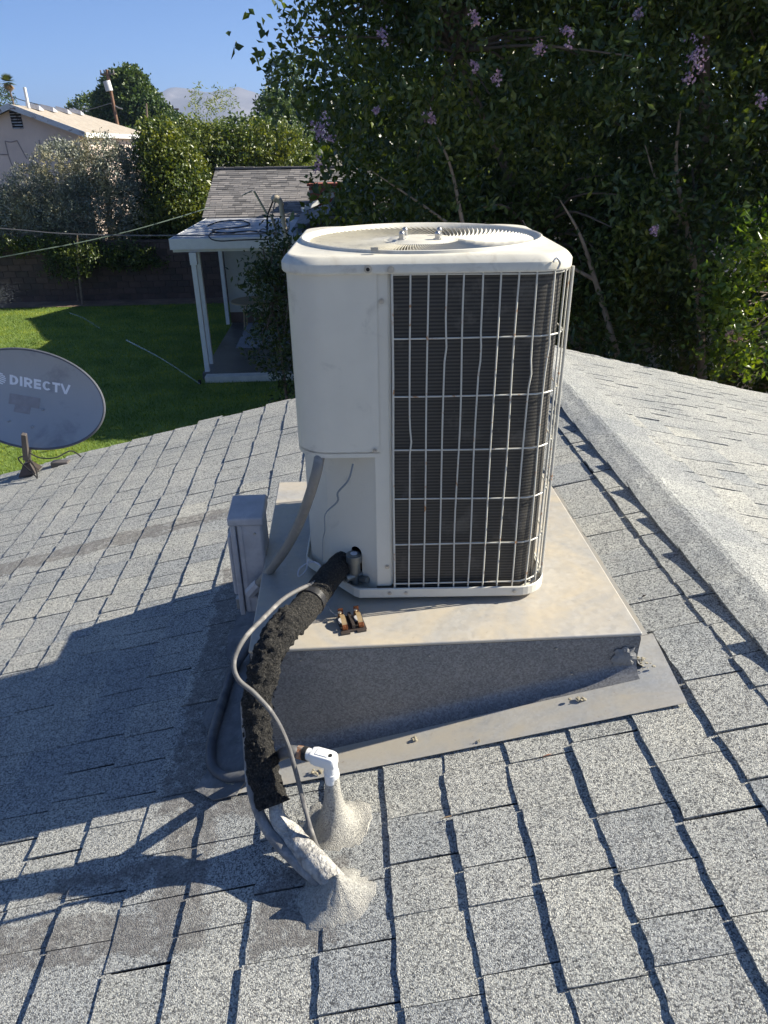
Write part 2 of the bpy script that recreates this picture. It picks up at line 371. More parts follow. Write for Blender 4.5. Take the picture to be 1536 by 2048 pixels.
# the big flowering tree beyond the ridge end
ct = thing('crape_myrtle_tree', 'large dark leafy tree with lilac flower clusters behind the metal air conditioner', 'tree', (4.2, 8.6, 0))
ct.location = (0, 0, 0)
blobs = [((.75, 8.1, 5.2), (1.35, 1.1, 1.75)), ((.9, 8.5, 6.9), (1.6, 1.3, 1.6)), ((2.4, 8.2, 4.9), (1.6, 1.5, 2.3)), ((2.7, 8.6, 7), (2, 1.6, 1.6)), ((4.2, 8.1, 4.6), (1.8, 1.7, 2.6)), ((4.8, 8.5, 7.0), (2.2, 1.8, 1.8)),
         ((6.2, 8.2, 4.6), (1.9, 1.7, 2.8)), ((7.2, 8.5, 6.6), (2, 1.8, 2)), ((2.2, 8.2, 3.3), (1.6, 1.25, 1.3)), ((3.7, 7.7, 2.9), (1.5, 1.25, 1.5)), ((5.2, 7.6, 2.5), (1.4, 1.3, 1.5)), ((6.8, 7.7, 2.6), (1.5, 1.4, 1.7)), ((1.0, 8.7, 4.2), (1.2, .9, 1.0))]
T, C = blob_points(blobs, 6000, 34, .17, .5, lambda q: q[1] > 5.95 and q[0] > (-.75 if q[2] > 4.75 else -.2) and (mnoise.noise(Vector((q[0] * 1.25, q[1] * 1.0, q[2] * 1.25 + 9))) > -.12 or q[1] > 8.6))
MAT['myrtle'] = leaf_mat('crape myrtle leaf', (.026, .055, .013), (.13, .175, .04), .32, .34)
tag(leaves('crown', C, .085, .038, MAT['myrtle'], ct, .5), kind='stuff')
trunks = [([(4.4, 8.9, 0), (4.3, 8.7, 2.2), (4.0, 8.5, 4.2), (3.6, 8.4, 6.2)], [.13, .1, .07, .03]), ([(4.6, 8.9, 0), (4.9, 8.6, 2), (5.2, 8.3, 3.7), (5.6, 8.2, 5.8)], [.11, .09, .06, .03]),
          ([(4.3, 9.0, 0), (3.3, 8.7, 1.9), (2.2, 8.5, 3.6), (1.2, 8.4, 5.4)], [.1, .08, .055, .025]), ([(4.7, 9, 0), (5.7, 8.9, 2), (6.6, 8.6, 3.6), (7.2, 8.4, 5.6)], [.1, .08, .05, .025]), ([(4.5, 8.8, .2), (5.0, 8.0, 1.6), (5.3, 7.5, 3.0), (4.9, 7.3, 4.4)], [.07, .06, .04, .02])]
branch_tree(ct, trunks, MAT['bark'], T, 380, .009)
pb = simple('pale peeling bark', (.34, .25, .17), .8, 0, .3, 14, .3, 40, .006)
for L_, r0 in (([(1405, 800), (1398, 600), (1372, 450), (1352, 330), (1362, 210)], .05), ([(1372, 450), (1320, 380), (1290, 290)], .022), ([(1398, 600), (1450, 520), (1500, 430)], .02), ([(1250, 760), (1190, 560), (1160, 470), (1120, 400)], .035), ([(1190, 560), (1085, 500), (1045, 440)], .02), ([(980, 700), (930, 470), (900, 330), (860, 250)], .03), ([(930, 470), (830, 400), (740, 340)], .018)):
    MB().tube([at(x, y, 7.25 + .0005 * (800 - y)) for x, y in L_], [r0 * (1 - .85 * i / (len(L_) - 1)) for i in range(len(L_))], 8, 5, .1).build('branch', pb, ct, True)
MAT['flower'] = leaf_mat('lilac petal', (.34, .22, .38), (.66, .50, .62), .6, .3, (1, 1, 1))
MAT['bud'] = leaf_mat('seed bud', (.14, .11, .03), (.26, .19, .05), .6, .2, (1, 1, .6))
for (x, y, Y, s) in [(632, 245, 7.1, .10), (648, 268, 7.05, .10), (1137, 70, 6.6, .07), (1080, 97, 6.7, .08), (1405, 120, 6.7, .13), (1385, 135, 6.75, .1), (858, 232, 6.9, .05), (755, 213, 7, .05), (1312, 462, 6.4, .06),
                     (767, 72, 7, .06), (948, 30, 6.8, .07), (862, 240, 6.9, .05), (635, 335, 7.1, .05), (1283, 30, 6.7, .06), (1478, 675, 6.0, .045), (1458, 670, 6.0, .05), (995, 160, 6.7, .05), (950, 132, 6.8, .04), (1520, 205, 6.5, .05)]:
    c = np.array(at(x, y, Y)); k = int(14 + s * 520); sub = c + rng.normal(0, s * .45, (5, 3)) * np.array([.8, .8, 1.3]); q = sub[rng.integers(0, 5, k)] + rng.normal(0, s * .2, (k, 3))
    tag(leaves('flower_cluster', q, .026, .022, MAT['flower'], ct, 0, curl=.5), kind='stuff')
mb_c = []
for k in range(110):
    q = T[rng.integers(len(T))]; mb_c.append(q + rng.normal(0, .05, (26, 3)) * np.array([1, 1, 1.8]))
tag(leaves('seed_sprays', np.concatenate(mb_c), .016, .014, MAT['bud'], ct, 0), kind='stuff')

# bright shrub at the roof edge on the right
rs = thing('sunlit_shrub', 'bright green sunlit shrub at the right edge beside the shingled roof', 'shrub')
T, C = blob_points([(tuple(at(1500, 540, 6.1)), (.38, .3, .5)), (tuple(at(1510, 650, 6.1)), (.42, .3, .35)), (tuple(at(1455, 715, 6.15)), (.36, .22, .16)), (tuple(at(1570, 470, 6.2)), (.4, .4, .4))], 130, 18, .11, .4, lambda q: q[1] > 5.75)
MAT['lime'] = leaf_mat('fresh leaf', (.05, .11, .014), (.15, .22, .035), .35, .4)
leaves('foliage', C, .075, .04, MAT['lime'], rs, .3); branch_tree(rs, [([(4.9, 7.0, 0), (4.8, 6.95, 1.5), (4.8, 6.9, 3.0)], [.04, .03, .012])], MAT['bark'], T, 30, .006)
# shrub between the unit and the patio
sh = thing('shrub', 'dark small leaved shrub growing between the patio slab and the shingled roof', 'shrub')
c1 = at(560, 690, 8.6); c2 = at(548, 590, 8.6); c3 = at(520, 555, 8.5); c4 = at(560, 535, 8.7)
T, C = blob_points([(tuple(c1), (.42, .4, .5)), (tuple(c2), (.36, .35, .45)), (tuple(c3), (.2, .2, .25)), (tuple(c4), (.25, .3, .5)), ((c1.x + .1, c1.y, 1.1), (.5, .4, .9)), ((c2.x + .5, c1.y + .1, 2.2), (.5, .4, .9))], 480, 20, .12, .35)
leaves('foliage', C, .065, .028, leaf_mat('shrub leaf', (.014, .034, .012), (.06, .10, .03), .32, .25), sh, .3)
branch_tree(sh, [([(c1.x + .1, c1.y, 0), (c1.x + .05, c1.y, 1.3), tuple(c2)], [.035, .025, .01])], MAT['bark'], T, 60, .005)

def bush(name, label, cat, blobs, ntw, per, spread, L, W, mat, trunks, shell=.6, droop=.1, group=None):
    o = thing(name, label, cat, (0, 0, 0), 0, group); T, C = blob_points(blobs, ntw, per, spread, shell); tag(leaves('crown', C, L, W, mat, o, droop), kind='stuff'); branch_tree(o, trunks, MAT['bark'], T, 0); return o
def bl(px, py, Y, rx, ry, rz): p = at(px, py, Y); return (tuple(p), (rx, ry, rz))
MAT['olive'] = leaf_mat('grey olive leaf', (.12, .135, .09), (.46, .46, .37), .5, .15, (1, 1, .7))
MAT['green'] = leaf_mat('mid green leaf', (.035, .065, .014), (.20, .24, .06), .35, .35)
MAT['fargreen'] = leaf_mat('far tree leaf', (.035, .07, .02), (.11, .17, .05), .45, .3)
MAT['palegreen'] = leaf_mat('pale feathery leaf', (.14, .19, .05), (.28, .33, .11), .45, .4)
bush('olive_shrub', 'broad grey green olive shrub rising above the block wall in front of the pink house', 'shrub',
     [bl(5, 425, 26.0, 1.2, 1.0, .9), bl(70, 400, 26.0, 1.0, 1.0, 1.0), bl(140, 355, 26.0, 1.1, 1.0, 1.1), bl(205, 345, 26.0, 1.0, 1.0, 1.1), bl(250, 390, 25.8, .9, 1.0, 1.5), bl(-60, 430, 26.5, 1.3, 1.2, 1.0), bl(280, 345, 26.2, .5, .8, .95), bl(30, 440, 25.8, 1.6, .9, .8), bl(110, 430, 25.7, 1.3, .9, .9), bl(185, 420, 25.7, 1.3, .9, 1.0), bl(60, 485, 26.4, 2.4, .6, .9), bl(220, 480, 26.4, 2.2, .6, .9)], 5600, 14, .13, .11, .036, MAT['olive'],
     [([(-10, 26.3, 0), (-10, 26.3, 2), (-10.2, 26.2, 3.2)], [.16, .12, .06]), ([(-8.3, 26.9, 0), (-8.1, 27, 2), (-7.9, 27, 3.6)], [.14, .11, .05])], .75, -.6)
bush('citrus_bush', 'sunlit green bush between the olive shrub and the grey shingled shed roof', 'shrub',
     [bl(330, 315, 25.9, .9, .9, .9), bl(355, 385, 25.7, .95, 1.0, 1.2), bl(385, 440, 25.6, .8, .8, .9), bl(325, 430, 25.9, .9, .8, 1.2), bl(375, 330, 26.2, .5, .6, .5), bl(318, 275, 26.7, .6, .7, .6), bl(300, 480, 26.2, 1.2, .6, 1.0)], 2000, 14, .17, .13, .075, MAT['green'],
     [([(-6.2, 26.3, 0), (-6.2, 26.3, 2), (-6.1, 26.3, 3.2)], [.13, .1, .05])], .7)
bush('hedge_tree', 'dense round tree standing behind the grey shed roof', 'tree',
     [bl(425, 322, 31, 1.4, 1.4, 1.2), bl(490, 318, 31, 1.5, 1.4, 1.2), bl(550, 312, 31.5, 1.5, 1.4, 1.3), bl(450, 370, 30.5, 2.2, 1.3, 1.8), bl(385, 310, 31.5, 1.3, 1.3, 1.2), bl(385, 420, 29.5, 1.6, 1.2, 2.0)], 2300, 14, .2, .15, .08, MAT['green'],
     [([(-5.2, 31, 0), (-5, 31, 2.5), (-4.8, 31, 4)], [.2, .15, .08])], .7)
bush('shade_tree', 'tall rounded dark green tree behind the wooden utility pole', 'tree',
     [bl(258, 165, 72, 1.5, 1.6, 1.2), bl(240, 180, 72, 1.6, 1.6, 1.4), bl(262, 195, 72, 2.1, 2, 1.6), bl(215, 195, 72, 1.0, 1.2, .7), bl(225, 220, 72, 1.6, 1.8, 1.5), bl(285, 225, 71, 2.0, 2, 1.8), bl(305, 245, 71, 2.2, 2, 1.7), bl(250, 250, 72, 2.6, 2, 2.2), bl(335, 265, 70, 2.2, 2, 1.4)], 3200, 13, .25, .3, .2, MAT['fargreen'],
     [([(-26, 72, 0), (-26, 72, 5), (-26, 72, 8)], [.4, .3, .15])], .8)
bush('feathery_tree', 'thin pale green feathery tree standing in front of the mountains', 'tree',
     [bl(400, 190, 52, 1.0, .9, .6), bl(420, 205, 52, 1.6, 1.2, .9), bl(448, 190, 52, .6, .7, .45), bl(395, 262, 52, 1.8, 1.6, .8), bl(460, 262, 52, 1.6, 1.5, .6), bl(430, 275, 51, 2.6, 1.6, .8)], 190, 11, .3, .22, .07, MAT['palegreen'],
     [([(-12.5, 52, 0), (-12.3, 52, 4), (-12, 52, 7)], [.2, .13, .05])], .5)
for k, (px, py, Y, rx, rz, lab) in enumerate([(350, 290, 60, 4.5, 1.6, 'low green tree just right of the tall dark tree behind the pole'), (500, 275, 58, 3.8, 1.3, 'green tree right of the pale feathery tree below the mountains'), (548, 240, 64, 1.6, 2.0, 'dark narrow tree at the left edge of the big flowering tree'),
                                       (185, 232, 90, 2.6, 2.0, 'small yellowish tree behind the far end of the pink house roof'), (575, 205, 70, 1.8, 3.5, 'tall dark tree half hidden by the flowering tree'), (-15, 222, 120, 4, 3.5, 'distant tree at the far left behind the palm')]):
    p = at(px, py, Y); bush('background_tree', lab, 'tree', [(tuple(p), (rx, 2, rz)), ((p.x + rx * .4, p.y, p.z - rz * .8), (rx, 2, rz)), ((p.x - rx * .4, p.y + 1, p.z - rz * 1.0), (rx * .9, 2, rz))], 900, 12, .3, .3, .18, MAT['fargreen'], [([(p.x, p.y, 0), (p.x, p.y, p.z)], [.25, .1])], .75, group='trees along the skyline')
bush('wall_creeper', 'dark leafy creeper spilling over the brown block wall', 'plant', [bl(210, 505, 24.7, 1.6, .3, .4), bl(130, 520, 24.6, .9, .3, .7), bl(260, 520, 24.8, 1.2, .3, .3), bl(60, 490, 24.8, 1.6, .3, .3)], 520, 14, .12, .11, .05, MAT['myrtle'], [([(-8.9, 24.8, 0), (-8.8, 24.8, 1.5)], [.04, .03])], .3)
bush('wall_sapling', 'small sapling with a few bright leaves against the brown block wall', 'plant', [bl(170, 512, 24.2, .7, .3, .3), bl(160, 540, 24.3, .4, .3, .4)], 60, 12, .12, .10, .06, MAT['green'], [([(-8.6, 24.3, 0), (-8.5, 24.3, 1.2), (-8.3, 24.2, 2.2)], [.05, .04, .02])], .4)
bush('patio_shading_tree', 'unseen leafy tree added to shade the white patio cover, hidden behind the flowering tree', 'tree', [((2.6, 18.6, 4.6), (1.7, 2.3, 1.9)), ((4.6, 18.6, 4.9), (2, 2.3, 2.6)), ((2.2, 16.6, 4.3), (1.3, 1.2, 1.5)), ((1.0, 18.3, 4.7), (1.2, 2.4, 1.6))], 900, 12, .25, .2, .12, MAT['myrtle'], [([(3.5, 18.6, 0), (3.4, 18.6, 4)], [.2, .1])], .5)  # unseen tree, added so that its shadow falls on the patio cover
bush('dark_backing_foliage', 'dark tall foliage added behind the flowering tree to keep its gaps dark', 'hedge', [((1.5, 14, 3.2), (2.4, 1.2, 2.8)), ((5, 14.5, 3.6), (2.6, 1.2, 3.2)), ((9, 14, 3.6), (2.8, 1.3, 3.4)), ((4, 15.5, 6), (5, 1.5, 2.6)), ((9, 15, 7), (3, 1.5, 2.4))], 2600, 12, .3, .2, .12, MAT['myrtle'], [([(5, 14.5, 0), (5, 14.5, 4)], [.2, .1])], .6)  # added backing that keeps the gaps in the crown dark

# ------------------------------------------------------------------ the shingled house we stand on
def house():
    H = thing('shingled_house', 'low house with pale grey granulated shingle roof carrying the metal air conditioner', 'house')
    y0, y1, xl, xr = -1.6, 5.60, -3.5, 5.8
    MAT['stucco'] = simple('pale stucco', (.52, .49, .44), .9, 0, .08, 8, .5, 60, .006)
    MAT['trim'] = simple('white painted wood', (.72, .72, .70), .55, 0, .05, 9, .2, 30, .003)
    mb = MB().box((xl + .45, y0 + .4, 0), (xr - .45, y1 - .35, roofz(xl + .45) - .16)); mb.build('wall', MAT['stucco'], H)
    gb = MB(); zl = roofz(xl + .45) - .158
    for yy in (y1 - .352, y0 + .402):
        gb.loft([[Vector((xl + .45, yy + d, zl)), Vector((xr - .45, yy + d, zl)), Vector((xr - .45, yy + d, max(zl + .001, roofz(xr - .45) - .16))), Vector((XR, yy + d, ZR - .17))] for d in (-.1, 0)])
    gb.build('gable', MAT['stucco'], H)
    slopes = []
    for xa, xb in ((xl, XR), (XR, xr)):
        top = [Vector((x, y, roofz(x) - .012)) for x, y in ((xa, y0), (xb, y0), (xb, y1), (xa, y1))]
        bot = [v - Vector((0, 0, .12)) for v in top]
        slopes.append(MB().loft([bot, top]).build('roof_slope', MAT['deck'], H))
    f = MB()
    for xa, xb in ((xl - .02, XR), (XR, xr + .02)):
        for yy in (y1 + .004, y0 - .03):
            f.loft([[Vector((x, yy, roofz(x) - .016)), Vector((x, yy + .025, roofz(x) - .016)), Vector((x, yy + .025, roofz(x) - .17)), Vector((x, yy, roofz(x) - .17))] for x in (xa, xb)])
    f.build('fascia', MAT['trim'], H)
    R_ = random.Random(11); cand = []
    lib = {}
    def tabmesh(wk, hk, v):
        key = (wk, hk, v)
        if key in lib: return lib[key]
        rr = random.Random(hash(key) & 0xffff); W = wk / 100; h = hk / 1000; n = 5; V = []; Fc = []; L = .206
        for i in range(n + 1):
            y = -W / 2 + W * i / n; sw = rr.uniform(-.003, .003); dh = rr.uniform(-.0012, .0016)
            V += [(sw, y, -.001), (sw + .001, y, h + dh), (sw * .3 + L * .5, y, h * .55 + dh * .5), (L, y, .0004)]
        for i in range(n):
            a = i * 4; b = a + 4
            for k in range(3): Fc.append((a + k, b + k, b + k + 1, a + k + 1))
        V += [(0, -W / 2, -.001), (L, -W / 2, -.001), (0, W / 2, -.001), (L, W / 2, -.001)]; q = (n + 1) * 4
        Fc.append((q, 1, 2, 3, q + 1)); e = n * 4; Fc.append((q + 2, q + 3, e + 3, e + 2, e + 1))
        me = make_mesh('shingle', V, Fc, False, MAT['shingle']); lib[key] = me; return me
    rotL = Matrix(((math.cos(math.atan(SL)), 0, -math.sin(math.atan(SL))), (0, 1, 0), (math.sin(math.atan(SL)), 0, math.cos(math.atan(SL)))))
    aR = math.atan(SR); rotR = Matrix(((-math.cos(aR), 0, math.sin(aR)), (0, -1, 0), (math.sin(aR), 0, math.cos(aR))))
    cosp = R.T
    for side, rot in ((0, rotL), (1, rotR)):
        xs = [.81 + .187 * k for k in range(-23, 3)] if side == 0 else [1.70 + .17 * k for k in range(0, 25)]
        xs = [x for x in xs if xl - .02 < x < xr + .02]
        for ci, xb in enumerate(xs):
            y = y0 - R_.uniform(0, .2); prev = 0
            while y < y1 + .01:
                wk = R_.choice([10, 12, 14, 15, 16, 18, 21, 25]) if side == 0 else R_.choice([10, 13, 17, 21, 28]); W = wk / 100
                end = y + W
                if end > y1 + .02: wk = max(6, int(round((y1 - y) * 100 + R_.uniform(-1, 2)))); W = wk / 100; end = y1 + .03
                hk = R_.choice([6, 7, 8, 9, 11]) if side == 0 else R_.choice([4, 6, 8])
                if R_.random() < .15 and prev: hk = prev
                gap = R_.choice([.002, .003, .004, .006, .008]) if side == 0 else R_.choice([.005, .009, .013]); prev = hk
                bx_ = xb + (-.010 if side == 0 and abs(xb - .997) < .01 and y > 1.9 else 0) + R_.uniform(-.005, .005) + .006 * math.sin(y * 2.1 + ci)
                c = Vector((bx_, y + W / 2, roofz(bx_) - .001))
                vr = R.T @ np.array((c.x, c.y, c.z - ZC)); px = 768 + F * vr[0] / -vr[2] if vr[2] < -.1 else -9999; py = 1024 - F * vr[1] / -vr[2] if vr[2] < -.1 else -9999
                vis = -60 < px < 1600 and 650 < py < 2120
                if side == 0 and -.3 < c.x < .8 and 1.78 < c.y < 2.95: vis = False; 
                if not (side == 0 and -.31 < c.x and c.x + .2 < .86 and 1.9 < c.y < 2.85):
                    cand.append((((c.x ** 2 + c.y ** 2 + (c.z - ZC) ** 2) if vis else 1e9 + c.y), side, wk, hk, R_.randrange(3), c, rot, gap))
                y = end + gap
    cand.sort(key=lambda q: q[0])
    for q in cand[:300]:
        o = link('shingle', tabmesh(q[2], q[3], q[4]), slopes[q[1]], q[5]); o.rotation_euler = q[6].to_euler()
        o.rotation_euler.z += random.uniform(-.006, .006)
    V = []; Fc = []
    for q in cand[300:]:
        me = tabmesh(q[2], q[3], q[4]); n0 = len(V); V += [tuple(q[6] @ v.co + q[5]) for v in me.vertices]; Fc += [tuple(i + n0 for i in p.vertices) for p in me.polygons]
    tag(link('shingle_field', make_mesh('shingle_field', V, Fc, False, MAT['shingle']), H), kind='stuff')
    # ridge shingles, each lifted a little at its far end
    cap = MB().box((XR - .04, y0, ZR - .04), (XR + .04, y1, ZR - .016)).build('ridge_board', MAT['deck'], H)
    rr = random.Random(5); y = y0
    while y < y1:
        Lc = min(.283, y1 - y + .02); lift = rr.uniform(.018, .030); sk = rr.uniform(-.014, -.006); rows = []
        xs = [XR - .137, XR - .10, XR - .05, XR - .012, XR + .012, XR + .09, XR + .22, XR + .36]
        for t in (-.03, 0, .35, .7, 1.0):
            f_ = max(t, 0); l = .007 + lift * f_ ** 2.2; row_t = []; row_b = []
            for i, x in enumerate(xs):
                xx = x + sk * f_; base = min(roofz(xx), ZR - .004) ; e = l * (1 if i < 2 else .75 if i < 5 else .35 if i < 6 else .1 if i < 7 else 0) + (.006 if i < 6 else .0045 if i < 7 else -.004)
                row_t.append(Vector((xx, y + Lc * t, base + e))); row_b.append(Vector((xx, y + Lc * t, base + e - .006 - (0 if t < .9 else 0))))
            rows.append(row_t + row_b[::-1])
        MB().loft(rows).build('ridge_shingle', MAT['cap'], cap)
        y += Lc - .001
    # loose bits of life on the roof
    return H
HOUSE = house()

# ------------------------------------------------------------------ steel platform under the unit
BX0, BX1, BY0, BY1, BZ = -.333, .886, 1.756, 2.967, ZC - 1.37
def platform():
    P = thing('equipment_platform', 'square galvanized steel platform under the air conditioner, skirt cut to the roof slope', 'platform')
    t = MB().box((BX0 - .004, BY0 - .004, BZ - .014), (BX1 + .004, BY1 + .004, BZ)); t.build('top_sheet', MAT['galv_top'], P, bevel=.006)
    def wall(a, b, name='side_panel'):
        (xa, ya), (xb, yb) = a, b; n = 14; V = []; Fc = []
        d = Vector((xb - xa, yb - ya, 0)).normalized(); out = Vector((d.y, -d.x, 0))
        for i in range(n + 1):
            f = i / n; x = xa + (xb - xa) * f; y = ya + (yb - ya) * f; zr = roofz(x) + .012; zt = BZ - .015
            h = zt - zr; fl = min(.05, h * .5)
            for zz, o in ((zt, 0), (zt - .012, .003), (zr + fl, .001), (zr + fl * .5, .008), (zr + .004, .03), (zr, .06)):
                V.append((x + out.x * o, y + out.y * o, max(zz, roofz(x + out.x * o) + .011)))
        for i in range(n):
            for k in range(5): Fc.append((i * 6 + k, i * 6 + k + 1, i * 6 + k + 7, i * 6 + k + 6))
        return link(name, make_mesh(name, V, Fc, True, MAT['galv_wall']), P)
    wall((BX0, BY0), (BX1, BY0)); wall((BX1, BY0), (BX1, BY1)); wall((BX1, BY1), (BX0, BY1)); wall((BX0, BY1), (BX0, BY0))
    def sheet(name, pts, mat, off, th=.0015):
        me = bpy.data.meshes.new(name); b = bmesh.new(); vs_ = [b.verts.new((x, y, roofz(x) + off)) for x, y in pts]; b.faces.new(vs_); b.to_mesh(me); b.free(); me.materials.append(mat)
        o = link(name, me, P); s = o.modifiers.new('solid', 'SOLIDIFY'); s.thickness = th; return o
    sheet('front_flashing', [(-.475, 1.612), (-.1, 1.597), (.3, 1.587), (.975, 1.572), (1.0, 1.9), (.93, 1.9), (.885, 1.80), (-.34, 1.80), (-.475, 1.78)], MAT['galv_flash'], .0135)
    sheet('side_flashing', [(.88, 1.905), (.985, 1.905), (.985, 3.07), (.88, 3.0)], MAT['galv_flash'], .0105)
    # mastic over the left and back skirts
    mp = [(-.475, 1.60)]; rr = random.Random(3)
    for k in range(24): mp.append((-.535 + rr.uniform(-.022, .022) + .02 * math.sin(k * .9), 1.66 + k * .062))
    mp += [(-.42, 3.12), (.2, 3.10), (.9, 3.09), (.9, 2.97), (-.32, 2.97), (-.33, 1.74), (-.40, 1.60)]
    sheet('mastic_strip', mp, simple('dark grey roof mastic', (.17, .168, .165), .8, 0, .3, 14, .8, 30, .012, (.28, .275, .26), 20), .0155, .004)
    # patch of mastic on the right end of the front skirt
    rr = random.Random(9); V = []; nn = 22
    c = Vector((.842, BY0 - .006, BZ - .090)); V.append(tuple(c + Vector((0, -.010, 0))))
    for i in range(nn): a = math.tau * i / nn; r = .041 * (1 + rr.uniform(-.2, .28)); V.append((c.x + .95 * r * math.cos(a), c.y, min(BZ - .05, c.z + r * 1.0 * math.sin(a))))
    for i in range(nn): a = math.tau * i / nn; r = .022 * (1 + rr.uniform(-.2, .28)); V.append((c.x + r * math.cos(a), c.y - .008, c.z + r * math.sin(a)))
    Fc = [(1 + i, 1 + (i + 1) % nn, 1 + nn + (i + 1) % nn, 1 + nn + i) for i in range(nn)] + [(1 + nn + i, 1 + nn + (i + 1) % nn, 0) for i in range(nn)]
    link('mastic_patch', make_mesh('mastic_patch', V, Fc, False, MAT['mastic']), P)
    # screws of the skirt
    for x, z in ((-.18, BZ - .045), (.22, BZ - .05), (.62, BZ - .045), (.68, BZ - .15)):
        MB().cyl((x, BY0 - .001, z), (x, BY0 - .008, z), .0042, .003, 8).build('screw', MAT['steel'], P)
    # blobs of dried mastic over the nails of the flashing
    for (x, y), s in (((.686, 1.675), .02), ((.164, 1.665), .015), ((-.424, 1.658), .022), ((.36, 1.60), .008), ((-.15, 1.62), .018)):
        m = MB(); rr = random.Random(int(x * 1000))
        for k in range(14): m.ball((x + rr.gauss(0, s * .45), y + rr.gauss(0, s * .35), roofz(x) + .017 + rr.random() * s * .2), s * rr.uniform(.1, .34), 7, 5, (1, 1, .6))
        m.build('mastic_blob', simple('tan mastic crumb', (.30, .265, .19), .9, 0, .5, 90, .6, 150, .003) if k else None, P, True)
    # debris heap at the right corner
    m = MB(); rr = random.Random(4)
    for k in range(34): 
        x = .905 + rr.gauss(0, .017); y = 1.775 + rr.gauss(0, .024); m.ball((x, y, roofz(x) + .018 + rr.random() * .008), rr.uniform(.0015, .0055), 6, 4, (1.4, 1, .6))
    tag(m.build('grit_heap', simple('dry debris', (.30, .27, .20), .9, 0, .6, 120), P, True), kind='stuff')
platform()

# ------------------------------------------------------------------ air conditioner
def rsq(b, r, n=8):                          # rounded square, counter clockwise from the front left
    P = []
    for cx_, cy_, a0 in ((b - r, -b + r, -90), (b - r, b - r, 0), (-b + r, b - r, 90), (-b + r, -b + r, 180)):
        for i in range(n + 1): a = math.radians(a0 + 90 * i / n); P.append((cx_ + r * math.cos(a), cy_ + r * math.sin(a)))
        a = math.radians(a0 + 90); q = P[-1]; t = (-math.sin(a), math.cos(a)); Ls = 2 * (b - r)
        for i in range(1, 12): P.append((q[0] + t[0] * Ls * i / 12, q[1] + t[1] * Ls * i / 12))
    return P
def conditioner():
    U = thing('air_conditioner', 'tall cream metal air conditioner condenser with wire guard and round fan grille on top', 'air conditioner', (.2442, 2.38, 0), -.0468)
    B = .388; Z0 = BZ + .02; ZL = 4.292
    paint, lidm = MAT['paint'], MAT['lid']
    # lid: rounded shell with a raised lip round the fan opening
    def ring(b, r, z): return [Vector((x, y, z)) for x, y in rsq(b, r, 10)]
    n = len(rsq(1, .1, 10))
    def circ(r, z): 
        out = []
        for x, y in rsq(.4, .1, 10): a = math.atan2(y, x); out.append(Vector((r * math.cos(a), r * math.sin(a), z)))
        return out
    L = MB(); h = .406
    prof = [(h - .012, ZL - .004), (h - .002, ZL - .004), (h, ZL), (h, ZL + .002), (h, ZL + .020), (h - .001, ZL + .022), (h - .007, ZL + .030), (h - .014, ZL + .037), (h - .019, ZL + .0405), (h - .022, ZL + .041), (h - .026, ZL + .0412)]
    rings = [ring(b, max(.05, .11 - (h - b) * .6), z) for b, z in prof] + [circ(.3785, ZL + .0422), circ(.378, ZL + .0425), circ(.376, ZL + .050), circ(.373, ZL + .0515), circ(.366, ZL + .049), circ(.352, ZL + .034), circ(.344, ZL + .020), circ(.342, ZL - .01)]
    L.loft(rings, False, False); lid = L.build('top_cover', lidm, U, True)
    # fan grille: swirled vanes between rim and hub
    G = MB(); nv = 116
    for k in range(nv):
        a0 = math.tau * k / nv; row = []
        for i in range(9):
            f = i / 8; r = .112 + (.350 - .112) * f; a = a0 + .42 * f ** 1.2; tl = .62
            zc = ZL + .030 - .012 * math.sin(math.pi * f) + .004 * f
            hw = .0045 + .006 * f; t_ = Vector((-math.sin(a), math.cos(a), 0)); c = Vector((r * math.cos(a), r * math.sin(a), zc))
            row.append([c + t_ * hw * tl + Vector((0, 0, .006)), c + t_ * (hw * tl - .0014) + Vector((0, 0, .0065)), c - t_ * hw * tl - Vector((0, 0, .0065)), c - t_ * (hw * tl + .0014) - Vector((0, 0, .006))])
        G.loft(row)
    fg = G.build('fan_grille', lidm, U)
    hb = MB()
    def cr(r, z, m=40): return [Vector((r * math.cos(math.tau * i / m), r * math.sin(math.tau * i / m), z)) for i in range(m)]
    hb.loft([cr(.120, ZL + .016), cr(.120, ZL + .030), cr(.117, ZL + .036), cr(.104, ZL + .036), cr(.098, ZL + .041), cr(.06, ZL + .043), cr(.002, ZL + .044)], True, True)
    hub = hb.build('grille_hub', lidm, U, True)
    for a in (38, 128, 218, 308):
        c = Vector((.078 * math.cos(math.radians(a)), .078 * math.sin(math.radians(a)), ZL + .041))
        m = MB().cyl(c, c + Vector((0, 0, .004)), .013, n=16).cyl(c + Vector((0, 0, .004)), c + Vector((0, 0, .014)), .0085, n=6).ball(tuple(c + Vector((0, 0, .017))), .009, 12, 8, (1, 1, 1.15))
        m.build('acorn_nut', MAT['steel'], U, True)
    # inside: dark well, motor and blades under the grille
    MB().loft([cr(.335, ZL - .012), cr(.335, ZL - .20)], False, True).build('fan_shroud', MAT['black'], U, True)
    fm = MB()
    for k in range(3):
        a = math.tau * k / 3; rows = []
        for i in range(5):
            f = i / 4; r = .06 + .24 * f; q = Vector((math.cos(a + .3 * f), math.sin(a + .3 * f), 0)); t_ = Vector((-q.y, q.x, 0)); w_ = .04 + .07 * f
            rows.append([q * r + t_ * w_ + Vector((0, 0, ZL - .06)), q * r + t_ * w_ + Vector((0, 0, ZL - .063)), q * r - t_ * w_ + Vector((0, 0, ZL - .123)), q * r - t_ * w_ + Vector((0, 0, ZL - .12))])
        fm.loft(rows)
    fm.build('fan_blade_set', MAT['greypvc'], U); MB().cyl((0, 0, ZL - .2), (0, 0, ZL + .01), .07, n=20).build('fan_motor', MAT['bakelite'], U)
